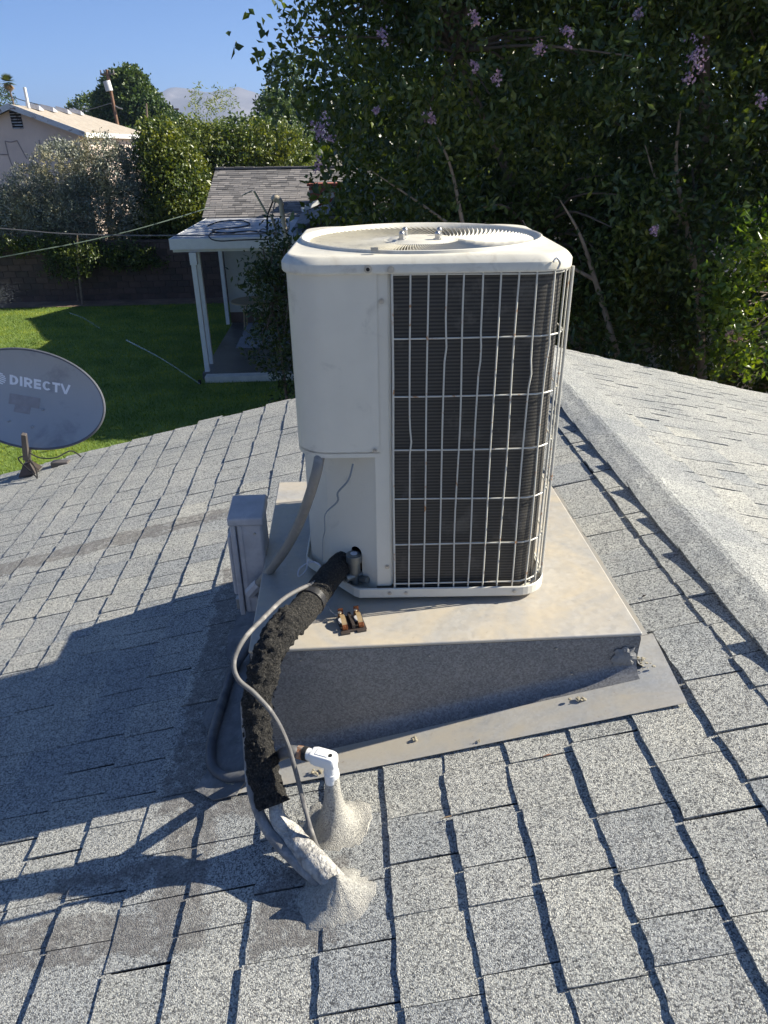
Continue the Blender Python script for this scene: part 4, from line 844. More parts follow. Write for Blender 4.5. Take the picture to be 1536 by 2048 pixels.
# ------------------------------------------------------------------ satellite dish
def dish():
    S = thing('satellite_dish', 'oval grey satellite dish with white lettering mounted near the left roof edge', 'satellite dish')
    # the reflector plane faces the camera, tipped back a little
    c = at(53, 798, 4.55); nrm = Vector((-.16, -.90, .36)).normalized(); upv = Vector((0, 0, 1)); rt = upv.cross(nrm).normalized() ; rt = Vector((rt.x, rt.y, rt.z)); up = nrm.cross(rt).normalized()
    tilt = math.radians(-7.5); rt, up = rt * math.cos(tilt) + up * math.sin(tilt), up * math.cos(tilt) - rt * math.sin(tilt)
    A_, B_ = .53, .315
    def surf(u, v, o=0): return c + rt * (u * A_) + up * (v * B_) + nrm * (-.085 * (1 - (u * u + v * v)) + o)
    blue = simple('grey dish paint', (.36, .37, .38), .45, 0, .05, 3, .06, 20, .003, (.16, .17, .19), 2)
    nn, kk = 72, 12; V = [surf(0, 0)]; Fc = []
    for k in range(1, kk + 1):
        for i in range(nn): a = math.tau * i / nn; V.append(surf(k / kk * math.cos(a), k / kk * math.sin(a)))
    for i in range(nn): Fc.append((0, 1 + i, 1 + (i + 1) % nn))
    for k in range(kk - 1):
        for i in range(nn): a = 1 + k * nn + i; b = 1 + k * nn + (i + 1) % nn; Fc.append((a, a + nn, b + nn, b))
    link('reflector', make_mesh('reflector', V, Fc, True, blue), S)
    MB().tube([surf(math.cos(math.tau * i / 72), math.sin(math.tau * i / 72), -.008) for i in range(73)], .009, 8, 1, smooth=False).build('rim', simple('dark rim', (.10, .105, .12), .5), S, True)
    # lettering: strokes laid on the curved surface
    wm = simple('white print', (.86, .87, .90), .5, 0, .03)
    def stroke(mb, pts, wd):
        pts = [Vector(p) for p in pts]; rows = []
        for i, p in enumerate(pts):
            d = (pts[min(i + 1, len(pts) - 1)] - pts[max(i - 1, 0)]).normalized(); n_ = Vector((-d.y, d.x)) * wd / 2; rows.append((p + n_, p - n_))
        for i in range(len(rows) - 1):
            m_ = 4; 
            for k in range(m_):
                f0, f1 = k / m_, (k + 1) / m_; q = [rows[i][0].lerp(rows[i + 1][0], f0), rows[i][0].lerp(rows[i + 1][0], f1), rows[i][1].lerp(rows[i + 1][1], f1), rows[i][1].lerp(rows[i + 1][1], f0)]
                n0 = len(mb.V); mb.V += [tuple(surf(v.x, v.y, .0012)) for v in q]; mb.F.append((n0, n0 + 1, n0 + 2, n0 + 3))
    def arcp(cx_, cy_, rx, ry, a0, a1, m=10): return [(cx_ + rx * math.cos(math.radians(a0 + (a1 - a0) * i / m)), cy_ + ry * math.sin(math.radians(a0 + (a1 - a0) * i / m))) for i in range(m + 1)]
    def letter(ch, x, y, w_, h, t):
        mb = MB(); e = t / 2; L_, R2, Bt, Tp = x + e * .9, x + w_ - e * .9, y, y + h; ty = t * 1.45
        if ch == 'D': stroke(mb, [(L_, Bt), (L_, Tp)], t); stroke(mb, [(L_ - e, Tp - ty / 2), (x + w_ * .45, Tp - ty / 2)], ty); stroke(mb, [(L_ - e, Bt + ty / 2), (x + w_ * .45, Bt + ty / 2)], ty); stroke(mb, arcp(x + w_ * .45, y + h / 2, w_ * .55 - e, h / 2 - ty / 2, 90, -90), t * 1.1)
        if ch == 'I': stroke(mb, [(x + w_ / 2, Bt), (x + w_ / 2, Tp)], t)
        if ch == 'R': stroke(mb, [(L_, Bt), (L_, Tp)], t); stroke(mb, [(L_ - e, Tp - ty / 2), (x + w_ * .5, Tp - ty / 2)], ty); stroke(mb, [(L_, y + h * .42), (x + w_ * .5, y + h * .42)], ty); stroke(mb, arcp(x + w_ * .5, y + h * .42 + (h * .58 - ty / 2) / 2, w_ * .5 - e, (h * .58 - ty / 2) / 2, 90, -90, 8), t); stroke(mb, [(x + w_ * .45, y + h * .42), (R2, Bt)], t)
        if ch == 'E':
            stroke(mb, [(L_, Bt), (L_, Tp)], t)
            for yy in (Bt + ty / 2, y + h / 2, Tp - ty / 2): stroke(mb, [(L_ - e, yy), (x + w_ * (.92 if yy == y + h / 2 else 1), yy)], ty)
        if ch == 'C': stroke(mb, arcp(x + w_ / 2, y + h / 2, w_ / 2 - e, h / 2 - ty / 2, 40, 320, 14), t * 1.1)
        if ch == 'T': stroke(mb, [(x + w_ / 2, Bt), (x + w_ / 2, Tp)], t); stroke(mb, [(x, Tp - ty / 2), (x + w_, Tp - ty / 2)], ty)
        if ch == 'V': stroke(mb, [(L_ - e * .6, Tp), (x + w_ / 2, Bt)], t); stroke(mb, [(x + w_ / 2, Bt), (R2 + e * .6, Tp)], t)
        mb.build('letter', wm, S)
    x = -.325; y = .235; h = .20
    for ch, w_ in (('D', .105), ('I', .035), ('R', .108), ('E', .095), ('C', .118), ('T', .11), ('V', .125)):
        letter(ch, x, y, w_, h, .034); x += w_ + (.014 if ch in 'CT' else .021); y -= .0015
    # striped globe emblem left of the lettering
    for k in range(6):
        yy = .435 - k * .040 - .006; hw_ = .10 * math.sqrt(max(.02, 1 - ((yy - .33) / .13) ** 2)); mb = MB()
        stroke(mb, [(-.475 - hw_ + 2 * hw_ * i / 8, yy + (.012 - .024 * i / 8) + .012 * math.sin(math.pi * i / 8)) for i in range(9)], .023); mb.build('emblem_stripe', wm, S)
    # pinkish grey patch made of two rectangles, bolts
    pk = simple('pinkish grey', (.30, .285, .29), .6, 0, .12, 20)
    mb = MB(); 
    for (u0, u1, v0, v1) in ((-.32, .08, -.17, .05), (-.24, -.03, -.32, -.17)):
        for i in range(5):
            a_, b_ = u0 + (u1 - u0) * i / 5, u0 + (u1 - u0) * (i + 1) / 5; n0 = len(mb.V); mb.V += [tuple(surf(q[0], q[1], .0015)) for q in ((a_, v0), (b_, v0), (b_, v1), (a_, v1))]; mb.F.append((n0, n0 + 1, n0 + 2, n0 + 3))
    mb.build('pinkish_patch', pk, S)
    for u, v in ((.13, -.17), (-.27, -.52), (.04, -.56)): MB().ball(tuple(surf(u, v, .002)), .013, 12, 6, (1, 1, .6)).build('bolt', blue, S, True)
    gm = simple('brown grey arm steel', (.12, .105, .095), .5, .2, .12)
    a0, a1 = at(48, 868, 4.36), at(53, 918, 4.42)
    MB().tube([a0, a0.lerp(a1, .8), a1], [.021, .024, .026], 4, 1, smooth=False).build('feed_arm', gm, S, bevel=.003)
    foot = on_roof(62, 946, .012); mast = foot + P3(.04, .05, .30)
    MB().tube([foot + P3(.0, .02, 0), foot + P3(.0, .03, .16), c - nrm * .12 + up * -.08], .025, 12, 5).build('mast', gm, S, True)
    MB().loft([[foot + P3(-.08, -.07, -.012), foot + P3(.07, -.07, .02), foot + P3(.07, .08, .02), foot + P3(-.08, .08, -.012)], [foot + P3(-.035, -.02, .09), foot + P3(.02, -.02, .10), foot + P3(.02, .03, .10), foot + P3(-.035, .03, .09)]]).build('mount_foot', MAT['bakelite'], S, bevel=.006)
    MB().box(tuple(foot + P3(.16, .02, .02)), tuple(foot + P3(.30, .09, .075))).build('clamp_block', gm, S, bevel=.01)
    MB().tube([a1 + P3(-.01, 0, .02), foot + P3(-.02, -.10, .16), foot + P3(.10, -.16, .05), foot + P3(.12, -.17, .03), foot + P3(.10, -.12, .1), foot + P3(.02, -.06, .22), foot + P3(.10, 0, .13), foot + P3(.22, .02, .12), foot + P3(.32, .10, .14), foot + P3(.40, .12, .05)], .0055, 7, 8).build('coax_cable', MAT['black'], S, True)
    return S
dish()

# ------------------------------------------------------------------ back garden: shed with patio cover
def shed():
    S = thing('garden_building', 'small cream building with grey shingled roof, flat white patio cover and white posts', 'building')
    Y0, Y1, XL = 15.56, 20.25, -3.54; white = MAT['trim']; roofw = simple('pale roll roofing', (.42, .43, .45), .85, 0, .12, 3, .2, 40, .004, (.30, .31, .33), 1.5, .5, .65)
    MB().box((XL + .03, Y0 + .03, 2.86), (3.2, Y1, 2.925)).build('patio_roof', roofw, S)
    MB().box((XL, Y0, 2.72), (3.2, Y0 + .029, 2.93)).build('fascia', white, S); MB().box((XL, Y0 + .0295, 2.72), (XL + .029, Y1, 2.93)).build('fascia', white, S)
    MB().box((XL + .03, Y0 + .10, 2.66), (3.2, Y0 + .20, 2.855)).build('beam', white, S); MB().box((XL + .3, Y0 + .21, 2.68), (XL + .4, Y1, 2.855)).build('beam', white, S)
    for i, (x, y) in enumerate(((-3.11, 15.62), (-3.13, 16.25), (-3.30, 20.28))):
        MB().box((x - .05, y - .05, .16), (x + .05, y + .05, 2.657)).build('post', white, S, bevel=.004)
    MB().box((-3.17, 15.54, 2.42), (-3.03, 15.72, 2.655)).build('post_cap', white, S)
    sl = simple('wet grey slab', (.10, .10, .10), .35, 0, .35, 1.2, .1, 30, .003, (.20, .20, .20), .9); MB().box((-3.2, 15.45, .02), (3.2, 20.45, .16)).build('patio_slab', sl, S)
    MB().box((-3.11, 15.2, .02), (3.0, 15.449, .15)).build('step', simple('pale concrete', (.60, .58, .52), .85, 0, .12, 6), S)
    MB().box((-2.75, 17.6, .161), (3.1, 20.3, .172)).build('mat', simple('pale blue grey mat', (.30, .32, .36), .9, 0, .1, 5), S)
    wallm = simple('cream stucco', (.52, .51, .46), .9, 0, .07, 4, .3, 40, .006)
    MB().box((-3.24, 20.46, .02), (3.3, 26.2, 2.9)).build('wall', wallm, S)
    MB().box((-3.24, 20.452, .16), (3.3, 20.4595, .45)).build('wall_base', simple('brown plinth', (.14, .09, .07), .8), S)
    MB().box((-.9, 20.44, .16), (0, 20.4515, 2.1)).build('door', simple('white door', (.6, .6, .6), .5), S)
    # gable roof, ridge along x
    ye, yr, yb, ze, zr = 20.0, 23.1, 26.3, 2.95, 4.0; xa, xb = -3.62, 3.4
    dk = MAT['deck']
    for a, b in (((ye, ze), (yr, zr)), ((yb, ze), (yr, zr))):
        MB().loft([[P3(xa, a[0], a[1] - .04), P3(xa, a[0], a[1] - .02), P3(xa, b[0], b[1] - .02), P3(xa, b[0], b[1] - .04)], [P3(xb, a[0], a[1] - .04), P3(xb, a[0], a[1] - .02), P3(xb, b[0], b[1] - .02), P3(xb, b[0], b[1] - .04)]]).build('roof_slope', dk, S)
    MB().loft([[P3(x, 20.4, 2.9), P3(x, 25.9, 2.9), P3(x, yr, 3.9)] for x in (-3.24, -3.14)]).build('gable', wallm, S)
    m, t, p = node_mat('grey brown laminated shingle'); g = t.nodes.new('ShaderNodeNewGeometry')
    c = ramp(t, g.outputs['Random Per Island'], [(0, (.095, .09, .088)), (.45, (.17, .16, .155)), (1, (.25, .23, .215))]); c = mix(t, 1, c, ramp(t, noise_(t, g.outputs['Position'], 60, 3), [(.3, (.8, .8, .8)), (.7, (1.15, 1.15, 1.15))]), 'MULTIPLY'); t.links.new(c, p.inputs['Base Color']); p.inputs['Roughness'].default_value = .9
    MAT['lam'] = m; rr = random.Random(31); mb = MB(); n = 24; sl_ = (zr - ze) / (yr - ye)
    for k in range(n):
        y = ye + (yr - ye) * k / n; x = xa - rr.uniform(0, .2)
        while x < xb:
            w_ = rr.uniform(.14, .36); x2 = min(x + w_, xb); h = rr.uniform(.008, .02); dy = rr.uniform(-.012, .01); x1 = max(x, xa)
            z = ze + (y - ye) * sl_; y2 = y + (yr - ye) / n + .01; z2 = ze + (y2 - ye) * sl_
            if x2 > x1: mb.add([(x1, y + dy, z - .02), (x2, y + dy, z - .02), (x2, y + dy, z + h), (x1, y + dy, z + h), (x1, y2, z2 + .002), (x2, y2, z2 + .002)], [(0, 1, 2, 3), (3, 2, 5, 4)])
            x += w_ + .005
    tag(mb.build('shingle_field', m, S), kind='stuff')
    x = xa
    while x < xb:
        MB().box((x, yr - .13, zr - .01), (x + .27, yr + .13, zr + rr.uniform(.025, .045))).build('ridge_shingle', m, S); x += .28
    # side wing with fascia and blue grey shingles
    MB().loft([[P3(-1.05, 19.9, 3.0), P3(-1.05, 19.9, 3.03), P3(-1.05, 16.2, 3.03), P3(-1.05, 16.2, 3.0)], [P3(1.4, 20.4, 3.75), P3(1.4, 20.4, 3.78), P3(1.4, 16.2, 3.78), P3(1.4, 16.2, 3.75)]]).build('wing_roof', simple('blue grey shingle', (.16, .165, .175), .9, 0, .3, 6, .4, 40, .01), S)
    MB().tube([P3(-1.03, 19.95, 3.10), P3(.9, 21.0, 3.86)], .075, 4, 1, smooth=False).build('wing_fascia', white, S)
    return S
shed()
def chimney():
    K = thing('brick_chimney', 'small red brick chimney behind the white patio cover, half hidden by the flowering tree', 'chimney')
    rr = random.Random(2); bm_ = simple('red brick', (.30, .085, .05), .9, 0, .35, 9, .4, 60, .006); x0, y0, w_, d_ = -.85, 20.35, 1.0, .55
    MB().box((x0 + .01, y0 + .01, 2.4), (x0 + w_ - .01, y0 + d_ - .01, 3.62)).build('mortar_core', simple('mortar', (.3, .28, .25), .9), K)
    bmesh_ = MB().box((-.098, -.012, -.03), (.098, .012, .03)); me = make_mesh('brick', bmesh_.V, bmesh_.F, False, bm_)
    for r in range(9):
        for k in range(5):
            x = x0 + .1 + k * .2 + (.1 if r % 2 else 0)
            if x + .09 > x0 + w_: continue
            link('brick', me, K, (x, y0 + .002, 3.04 + r * .066))
    MB().box((x0 - .04, y0 - .04, 3.63), (x0 + w_ + .04, y0 + d_ + .04, 3.69)).build('chimney_cap', bm_, K)
chimney()
def mast():
    Mx = thing('service_mast', 'beige power mast with curved weatherhead rising by the white patio cover', 'mast')
    Y = 15.3; tan = simple('beige conduit paint', (.50, .43, .33), .5, 0, .08, 10); b = at(580, 520, Y); t_ = at(562, 412, Y)
    d = (t_ - b); lo = b - d * ((b.z - .0) / d.z)
    MB().tube([b - d * .6, b, t_], .048, 12, 1, smooth=False).build('mast_pipe', tan, Mx, True)
    MB().tube([t_, t_ + P3(0, 0, .06), at(556, 399, Y), at(550, 396, Y), at(546, 401, Y - .02)], [.05, .052, .062, .066, .055], 14, 6).build('weatherhead', tan, Mx, True)
    MB().tube([at(568, 458, Y), at(570, 463, Y)], .07, 12, 1, smooth=False).build('clamp', MAT['steel'], Mx, True)
    pst = MB().cyl(tuple(b - d * .6), (b.x + .1, Y, 0), .05, n=10); pst.build('lower_pipe', tan, Mx, True)
mast()
def aerial():
    A_ = thing('antenna_bracket', 'thin leaning metal bracket rod with looped black cables left of the beige power mast', 'antenna')
    Y = 15.9; g = MAT['steel']; bk = MAT['black']
    MB().tube([at(508, 382, Y), at(535, 430, Y)], .022, 8, 1, smooth=False).build('rod', g, A_, True)
    MB().tube([at(484, 391, Y), at(505, 381, Y)], .012, 6, 1, smooth=False).build('cross_rod', g, A_, True)
    MB().tube([at(535, 430, Y), at(534, 466, Y)], .017, 8, 1, smooth=False).build('leg', bk, A_, True)
    MB().tube([at(546, 402, Y), at(535, 430, Y)], .016, 8, 1, smooth=False).build('leg', bk, A_, True)
    MB().tube([at(541, 428, Y), at(553, 468, Y)], .018, 8, 1, smooth=False).build('leg', g, A_, True)
    MB().tube([at(515, 466, Y), at(525, 458, Y), at(536, 462, Y), at(550, 468, Y), at(540, 473, Y), at(525, 471, Y), at(515, 466, Y)], .013, 8, 6).build('cable_loop', MAT['greypvc'], A_, True)
    MB().tube([at(552, 398, Y), at(545, 430, Y), at(553, 455, Y), at(552, 468, Y)], .013, 7, 6).build('cable_loop', MAT['greypvc'], A_, True)
    MB().tube([at(537, 475, Y - .3), at(539, 490, Y - .4), at(544, 505, Y - .5)], .018, 7, 6).build('hanging_cable', simple('white cable', (.6, .6, .6), .4), A_, True)
    MB().tube([at(549, 470, Y - .3), at(553, 485, Y - .4), at(553, 500, Y - .5)], .018, 7, 6).build('hanging_cable', simple('white cable sheath', (.6, .6, .6), .4), A_, True)
    MB().tube([at(570, 436, Y), at(578, 446, Y), at(578, 458, Y), at(570, 462, Y)], .01, 6, 5).build('cable_loop', MAT['greypvc'], A_, True)
aerial()
rc = lambda x, y: atz(x, y, 2.945)
tag(MB().tube([rc(560, 468), rc(500, 462), rc(450, 466), rc(425, 460), rc(480, 454), rc(500, 448), rc(480, 441), rc(440, 443), rc(415, 452)], .014, 6, 8).build('roof_cable', MAT['black'], None, True), 'black cable looping across the white patio cover', 'cable')
tag(MB().tube([rc(548, 478), rc(480, 480), rc(440, 482), rc(420, 476), rc(424, 466), rc(470, 466)], .013, 6, 8).build('roof_cable', MAT['black'], None, True), 'second black cable lying nearer the front edge of the white patio cover', 'cable')
tag(MB().tube([at(-250, 440, 17), at(0, 457, 16.5), at(120, 467, 16.2), at(250, 471, 16), at(420, 470, 15.7), at(555, 466, 15.35)], .014, 6, 6).build('power_line', simple('weathered line', (.16, .15, .15), .6), None, True), 'thick dark overhead line running from the left edge to the beige mast', 'power line')
tag(MB().tube([at(-250, 560, 14), at(0, 515, 15.2), at(80, 500, 15.6), at(160, 485, 16.2), at(260, 462, 17), at(345, 438, 18), at(420, 415, 20)], .011, 6, 6).build('power_line', simple('green line', (.07, .10, .08), .6), None, True), 'thin greenish overhead line rising to the right in front of the olive shrub', 'power line')
def table():
    T_ = thing('patio_table', 'round tan table on thin legs by the cream wall under the patio cover', 'table')
    c = atz(505, 640, .85); c = P3(-2.45, 19.75, .16); m = simple('tan table', (.34, .25, .15), .5)
    MB().cyl(c + P3(0, 0, .70), c + P3(0, 0, .735), .62, n=36).build('table_top', m, T_)
    for a in (45, 135, 225, 315): MB().cyl(c + P3(.42 * math.cos(math.radians(a)), .42 * math.sin(math.radians(a)), 0), c + P3(.36 * math.cos(math.radians(a)), .36 * math.sin(math.radians(a)), .70), .02, n=8).build('leg', m, T_)
table()
# block wall
def wall():
    W_ = thing('block_wall', 'long brown concrete block wall along the back of the lawn', 'wall')
    MB().box((-22, 25.02, 0), (7, 25.16, 1.83)).build('mortar_core', simple('dark mortar', (.10, .08, .07), .95), W_)
    mats = [simple('brown block', c_, .95, 0, .2, 5, .4, 50, .008) for c_ in ((.095, .062, .05), (.08, .056, .046), (.11, .07, .055))]
    mes = [make_mesh('block', *(lambda b: (b.V, b.F))(MB().box((-.194, -.02, -.094), (.194, .018, .094))), False, m_) for m_ in mats]
    cnt = 0
    for r in range(9):
        for k in range(33):
            link('block', mes[(r * 7 + k * 5 + (k * r) % 4) % 3], W_, (-16.6 + k * .4 + (.2 if r % 2 else 0), 25.0, .12 + r * .2))
    MB().box((-22, 24.96, 1.83), (7, 25.2, 1.9)).build('coping', mats[1], W_)
wall()
# sprinkler with its jets
sp_ = thing('sprinkler', 'small black lawn sprinkler head at the corner of the white patio step', 'sprinkler')
q = atz(400, 768, .02); MB().cyl(q, q + P3(0, 0, .09), .035, n=12).build('head', MAT['black'], sp_, True)
m, t, p = node_mat('water spray'); p.inputs['Base Color'].default_value = (.75, .8, .85, 1); p.inputs['Roughness'].default_value = .2; p.inputs['Alpha'].default_value = .28
for i, (a, b, lab) in enumerate([((400, 768, .12), (252, 680, .9), 'long thin jet of sprinkler water crossing the shaded lawn'), ((200, 657, .25), (140, 626, .1), 'short thin jet of sprinkler water near the sunlit edge of the lawn')]):
    A1, B1 = atz(*a), atz(*b); tag(MB().tube([A1, A1.lerp(B1, .5) + P3(0, 0, .06), B1], [.006, .010, .018], 6, 6).build('water_jet', m, None, True), lab, 'water jet')
mb = MB(); rr = random.Random(3)
for k in range(420):
    q = at(-10 + abs(rr.gauss(0, 22)), 590 + rr.gauss(0, 12), 22.5); mb.ball((q.x, q.y, q.z), rr.uniform(.003, .007), 4, 3)
tag(mb.build('water_spray', m, None), 'fine sprinkler spray at the far left edge before the block wall', 'water spray', kind='stuff')

# ------------------------------------------------------------------ pink house beyond the wall
def pink():
    N_ = thing('pink_house', 'two storey pink stucco house with tan roof beyond the olive shrub', 'house')
    Y = 32; ap = at(16, 208, Y); ec = at(170, 265, Y); hw_ = ec.x - ap.x; zr, ze = ap.z, ec.z; xl, xr = ap.x - hw_, ec.x; Yb = 43.5
    st = simple('pink stucco', (.68, .55, .47), .9, 0, .06, 1.5, .3, 30, .008); rf = simple('tan composition roof', (.36, .31, .25), .95, 0, .18, 5, .4, 12, .02, (.30, .24, .17), 2)
    fw = simple('peeling white board', (.55, .56, .58), .7, 0, .1, 3, .3, 20, .01, (.22, .17, .15), 3.5, .55, .6)
    MB().box((xl + .35, Y + .35, 0), (xr - .35, Yb - .5, ze - .05)).build('wall', st, N_)
    MB().loft([[P3(xl + .35, y, ze - .06), P3(xr - .35, y, ze - .06), P3(xr - .35, y, ze + .02), P3(ap.x, y, zr - .16), P3(xl + .35, y, ze + .02)] for y in (Y + .345, Y + .5)]).build('gable', st, N_)
    yr = 40.2
    for sgn, xe in ((1, xr), (-1, xl)):
        top = [P3(xe, Y, ze), P3(xe, Yb, ze), P3(ap.x, yr, zr), P3(ap.x, Y, zr)]; MB().loft([[v - P3(0, 0, .06) for v in top], top]).build('roof_slope', rf, N_)
        MB().loft([[P3(xe, Y - .03, ze - .18), P3(xe, Y - .002, ze - .18), P3(xe, Y - .002, ze + .03), P3(xe, Y - .03, ze + .03)], [P3(ap.x, Y - .03, zr - .18), P3(ap.x, Y - .002, zr - .18), P3(ap.x, Y - .002, zr + .03), P3(ap.x, Y - .03, zr + .03)]]).build('barge_board', fw, N_)
    MB().loft([[P3(xl, Yb, ze - .06), P3(xr, Yb, ze - .06), P3(ap.x, yr, zr - .06)], [P3(xl, Yb, ze), P3(xr, Yb, ze), P3(ap.x, yr, zr)]]).build('roof_slope', rf, N_)
    MB().box((xr - .02, Y + .01, ze - .17), (xr + .03, Yb, ze - .002)).build('gutter', MAT['trim'], N_)
    v = at(25, 236, Y); sc3 = at(37, 236, Y).x - at(15, 236, Y).x; vt = MB().box((v.x - sc3 / 2, Y + .33, v.z - .36), (v.x + sc3 / 2, Y + .343, v.z + .36)).build('gable_vent', MAT['black'], N_)
    for k in range(7): z = v.z - .32 + k * .1; MB().loft([[P3(x, Y + .32, z), P3(x, Y + .29, z - .03), P3(x, Y + .295, z - .035), P3(x, Y + .325, z - .005)] for x in (v.x - sc3 / 2, v.x + sc3 / 2)]).build('louvre', fw, vt)
    for px_, y in ((84, 33.6), (112, 35.2), (138, 37.0), (163, 38.8)): MB().loft([[P3(ap.x + .05, y, zr - .02), P3(ap.x + .55, y, zr - .16), P3(ap.x + .55, y + .05, zr + .02), P3(ap.x + .05, y + .05, zr + .14)], [P3(ap.x + .05, y + .5, zr - .02), P3(ap.x + .55, y + .5, zr - .16), P3(ap.x + .55, y + .5, zr - .10), P3(ap.x + .05, y + .5, zr + .04)]]).build('roof_vent', MAT['zinc'], N_)
    MB().cyl((ap.x + .3, 33.2, zr - .1), (ap.x + .3, 33.2, zr + .62), .06, n=10).build('vent_pipe', MAT['trim'], N_, True)
    wn = MB().box((xr - .352, 40, ze - 1.25), (xr - .33, 41.0, ze - .35)).build('window', simple('pale shade', (.5, .5, .5), .4), N_)
    MB().box((xr - .346, 39.9, ze - 1.35), (xr - .32, 39.99, ze - .25)).build('frame', MAT['trim'], wn)
    cr_ = simple('crack filler', (.33, .27, .25), .9)
    for L_ in ([(10, 282), (14, 300), (19, 318), (26, 335)], [(10, 282), (22, 284), (34, 281)], [(34, 281), (44, 300), (54, 318)], [(78, 280), (82, 296), (88, 306)], [(-10, 309), (15, 309)]):
        MB().tube([at(x, y, Y + .342) for x, y in L_], .02, 5, 3).build('crack_line', cr_, N_)
pink()
def pole():
    U = thing('utility_pole', 'brown wooden utility pole with crossarm and white transformer before the tall dark tree', 'utility pole')
    Y = 58; wd = simple('brown pole wood', (.20, .11, .07), .9, 0, .25, 3); t_ = at(213, 139, Y); k = at(234, 245, Y); d = (k - t_); b = t_ + d * (t_.z / -d.z)
    MB().cyl(b, t_, .14, .10, 10).build('pole_shaft', wd, U, True); q = t_.lerp(k, .085)
    l = (at(228, 147, Y) - at(200, 148, Y)); MB().cyl(q - l / 2, q + l / 2, .07, n=6).build('crossarm', simple('grey arm wood', (.14, .12, .10), .9), U)
    for f in (-.45, -.2, .2, .45): MB().cyl(q + l * f + P3(0, 0, .05), q + l * f + P3(0, 0, .25), .05, n=6).build('insulator', MAT['greypvc'], U)
    a, b2 = at(213, 162, Y - .3), at(219, 182, Y - .3); MB().cyl(b2, a, .24, n=14).build('transformer', simple('pale transformer', (.6, .6, .6), .5), U, True)
    MB().tube([at(222, 207, Y), at(236, 215, Y), at(245, 218, Y)], .05, 6, 3).build('lamp_arm', MAT['steel'], U)
    return t_, Y
tp, _ = pole()
tag(MB().tube([at(-200, 140, 62), at(0, 188, 60), at(50, 202, 59), at(100, 214, 58.5), at(160, 222, 58.2), at(226, 205, 58)], .03, 5, 5).build('power_line', MAT['greypvc'], None), 'distant thin overhead line behind the pink house roof', 'power line')
def palm():
    P_ = thing('palm_tree', 'tall distant fan palm at the left above the pink house roof', 'palm tree'); Y = 95
    c = at(15, 164, Y); MB().tube([P3(c.x + .6, Y, 0), P3(c.x + .3, Y, c.z * .6), c - P3(0, 0, .2)], [.2, .13, .08], 8, 4).build('trunk', MAT['bark'], P_, True)
    V = []; Fc = []; rr = random.Random(6)
    def frond(e, L_):
        a = rr.uniform(0, math.tau); d = P3(math.cos(a) * math.cos(e), math.sin(a) * math.cos(e), math.sin(e)); s_ = d.cross(P3(0, 0, 1)).normalized()
        for k in range(9):
            f = (k - 4) / 4; t_ = (d + s_ * f * .55).normalized(); n0 = len(V); p0 = c + d * .25; w2 = .05
            V.extend([p0 - s_ * w2, p0 + s_ * w2, p0 + t_ * L_ + P3(0, 0, -.12)]); Fc.append((n0, n0 + 1, n0 + 2))
    for k in range(70): frond(rr.uniform(-.3, 1.4), rr.uniform(.65, .85))
    tag(link('fronds', make_mesh('fronds', V, Fc, False, leaf_mat('palm frond', (.05, .08, .02), (.12, .15, .05))), P_), kind='stuff'); V = []; Fc = []
    for k in range(40): frond(rr.uniform(-1.4, -.5), rr.uniform(.5, .7))
    tag(link('dead_fronds', make_mesh('dead_fronds', V, Fc, False, leaf_mat('dry frond', (.30, .20, .10), (.45, .34, .20))), P_), kind='stuff')
palm()
def far_pole():
    o = thing('utility_pole', 'small distant utility pole between the pole tree and the pale feathery tree', 'utility pole'); Y = 120; t_ = at(343, 212, Y)
    MB().cyl((t_.x, Y, 0), t_, .2, .15, 8).build('pole_shaft', MAT['bark'], o); MB().box((t_.x - 1, Y - .1, t_.z - .5), (t_.x + 1, Y + .1, t_.z - .3)).build('crossarm', MAT['bark'], o)
far_pole()
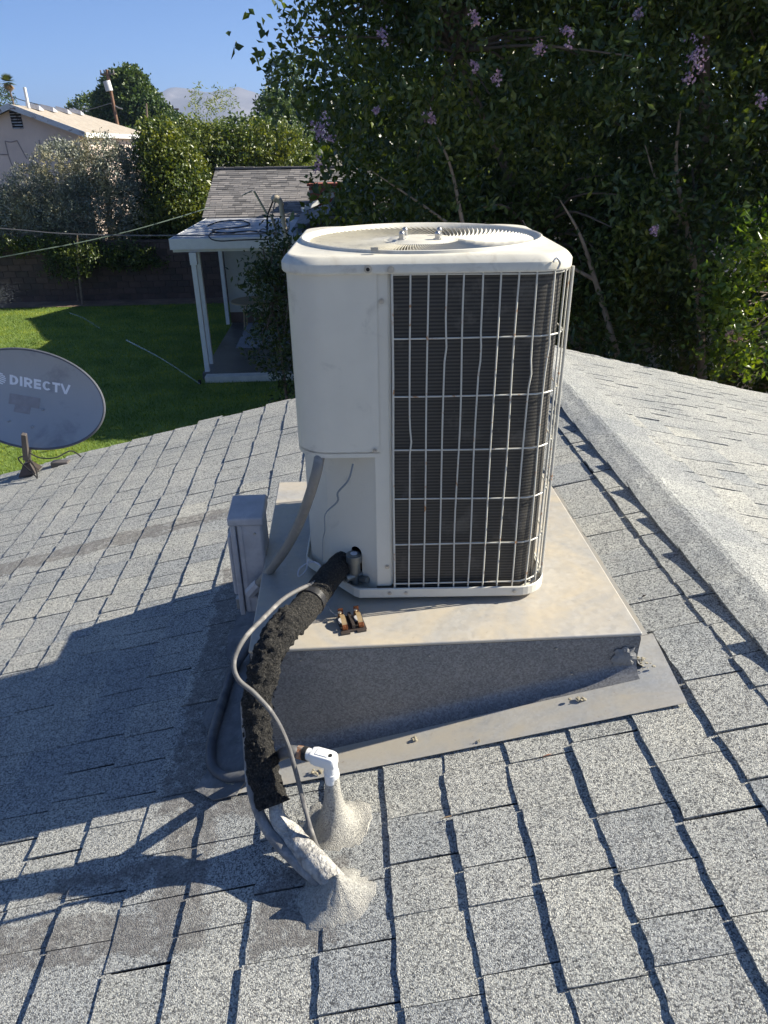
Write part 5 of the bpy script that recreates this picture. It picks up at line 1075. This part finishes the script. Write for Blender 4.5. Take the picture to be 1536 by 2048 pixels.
# neighbouring beige building glimpsed through the leaves on the right
def beige():
    B_ = thing('beige_house', 'beige house with grey roof glimpsed between the leaves of the flowering tree', 'house')
    st = simple('beige stucco', (.50, .43, .32), .9, 0, .08, 3, .3, 30, .006)
    MB().box((6.2, 11.2, 0), (14, 18, 2.75)).build('wall', st, B_); MB().box((1.0, 17.2, 0), (6.18, 22, 2.6)).build('wall', st, B_)
    rf = simple('grey blue roof', (.20, .21, .24), .9, 0, .2, 6, .4, 30, .01)
    MB().loft([[P3(5.8, 10.8, 2.75), P3(14.4, 10.8, 2.75), P3(14.4, 18.4, 2.75), P3(5.8, 18.4, 2.75)], [P3(8.5, 14.4, 4.1), P3(11.5, 14.4, 4.1), P3(11.5, 14.8, 4.1), P3(8.5, 14.8, 4.1)]]).build('roof', rf, B_)
    MB().loft([[P3(.7, 16.8, 2.6), P3(6.3, 16.8, 2.6), P3(6.3, 22.4, 2.6), P3(.7, 22.4, 2.6)], [P3(2.6, 19.4, 3.6), P3(4.6, 19.4, 3.6), P3(4.6, 19.8, 3.6), P3(2.6, 19.8, 3.6)]]).build('roof', rf, B_)
beige()
# ------------------------------------------------------------------ air between here and the mountains
hm = bpy.data.materials.new('thin summer haze'); hm.use_nodes = True; t = hm.node_tree
for q in list(t.nodes):
    if q.type == 'BSDF_PRINCIPLED': t.nodes.remove(q)
pv = t.nodes.new('ShaderNodeVolumePrincipled'); pv.inputs['Color'].default_value = (.50, .68, 1, 1); pv.inputs['Density'].default_value = .00026
pv.inputs['Anisotropy'].default_value = .3; t.links.new(pv.outputs[0], t.nodes['Material Output'].inputs['Volume'])
hz_o = MB().box((-9500, -6500, -1), (9500, 12500, 330)).build('haze', hm, None); tag(hz_o, 'thin pale blue haze over the distant mountains', 'haze', kind='stuff')
# ------------------------------------------------------------------ put every container at the foot of its thing
bpy.context.view_layer.update()
for o in list(col.objects):
    if o.type == 'EMPTY' and o.parent is None and o.location.length < 1e-6:
        lo = [1e9] * 3; hi = [-1e9] * 3
        for c in o.children_recursive:
            if c.type != 'MESH': continue
            for q in c.bound_box:
                p = c.matrix_world @ Vector(q)
                for i in range(3): lo[i] = min(lo[i], p[i]); hi[i] = max(hi[i], p[i])
        base = Vector(((lo[0] + hi[0]) / 2, (lo[1] + hi[1]) / 2, lo[2])); o.location = base
        for c in o.children: c.location = c.location - base
bpy.context.view_layer.update()
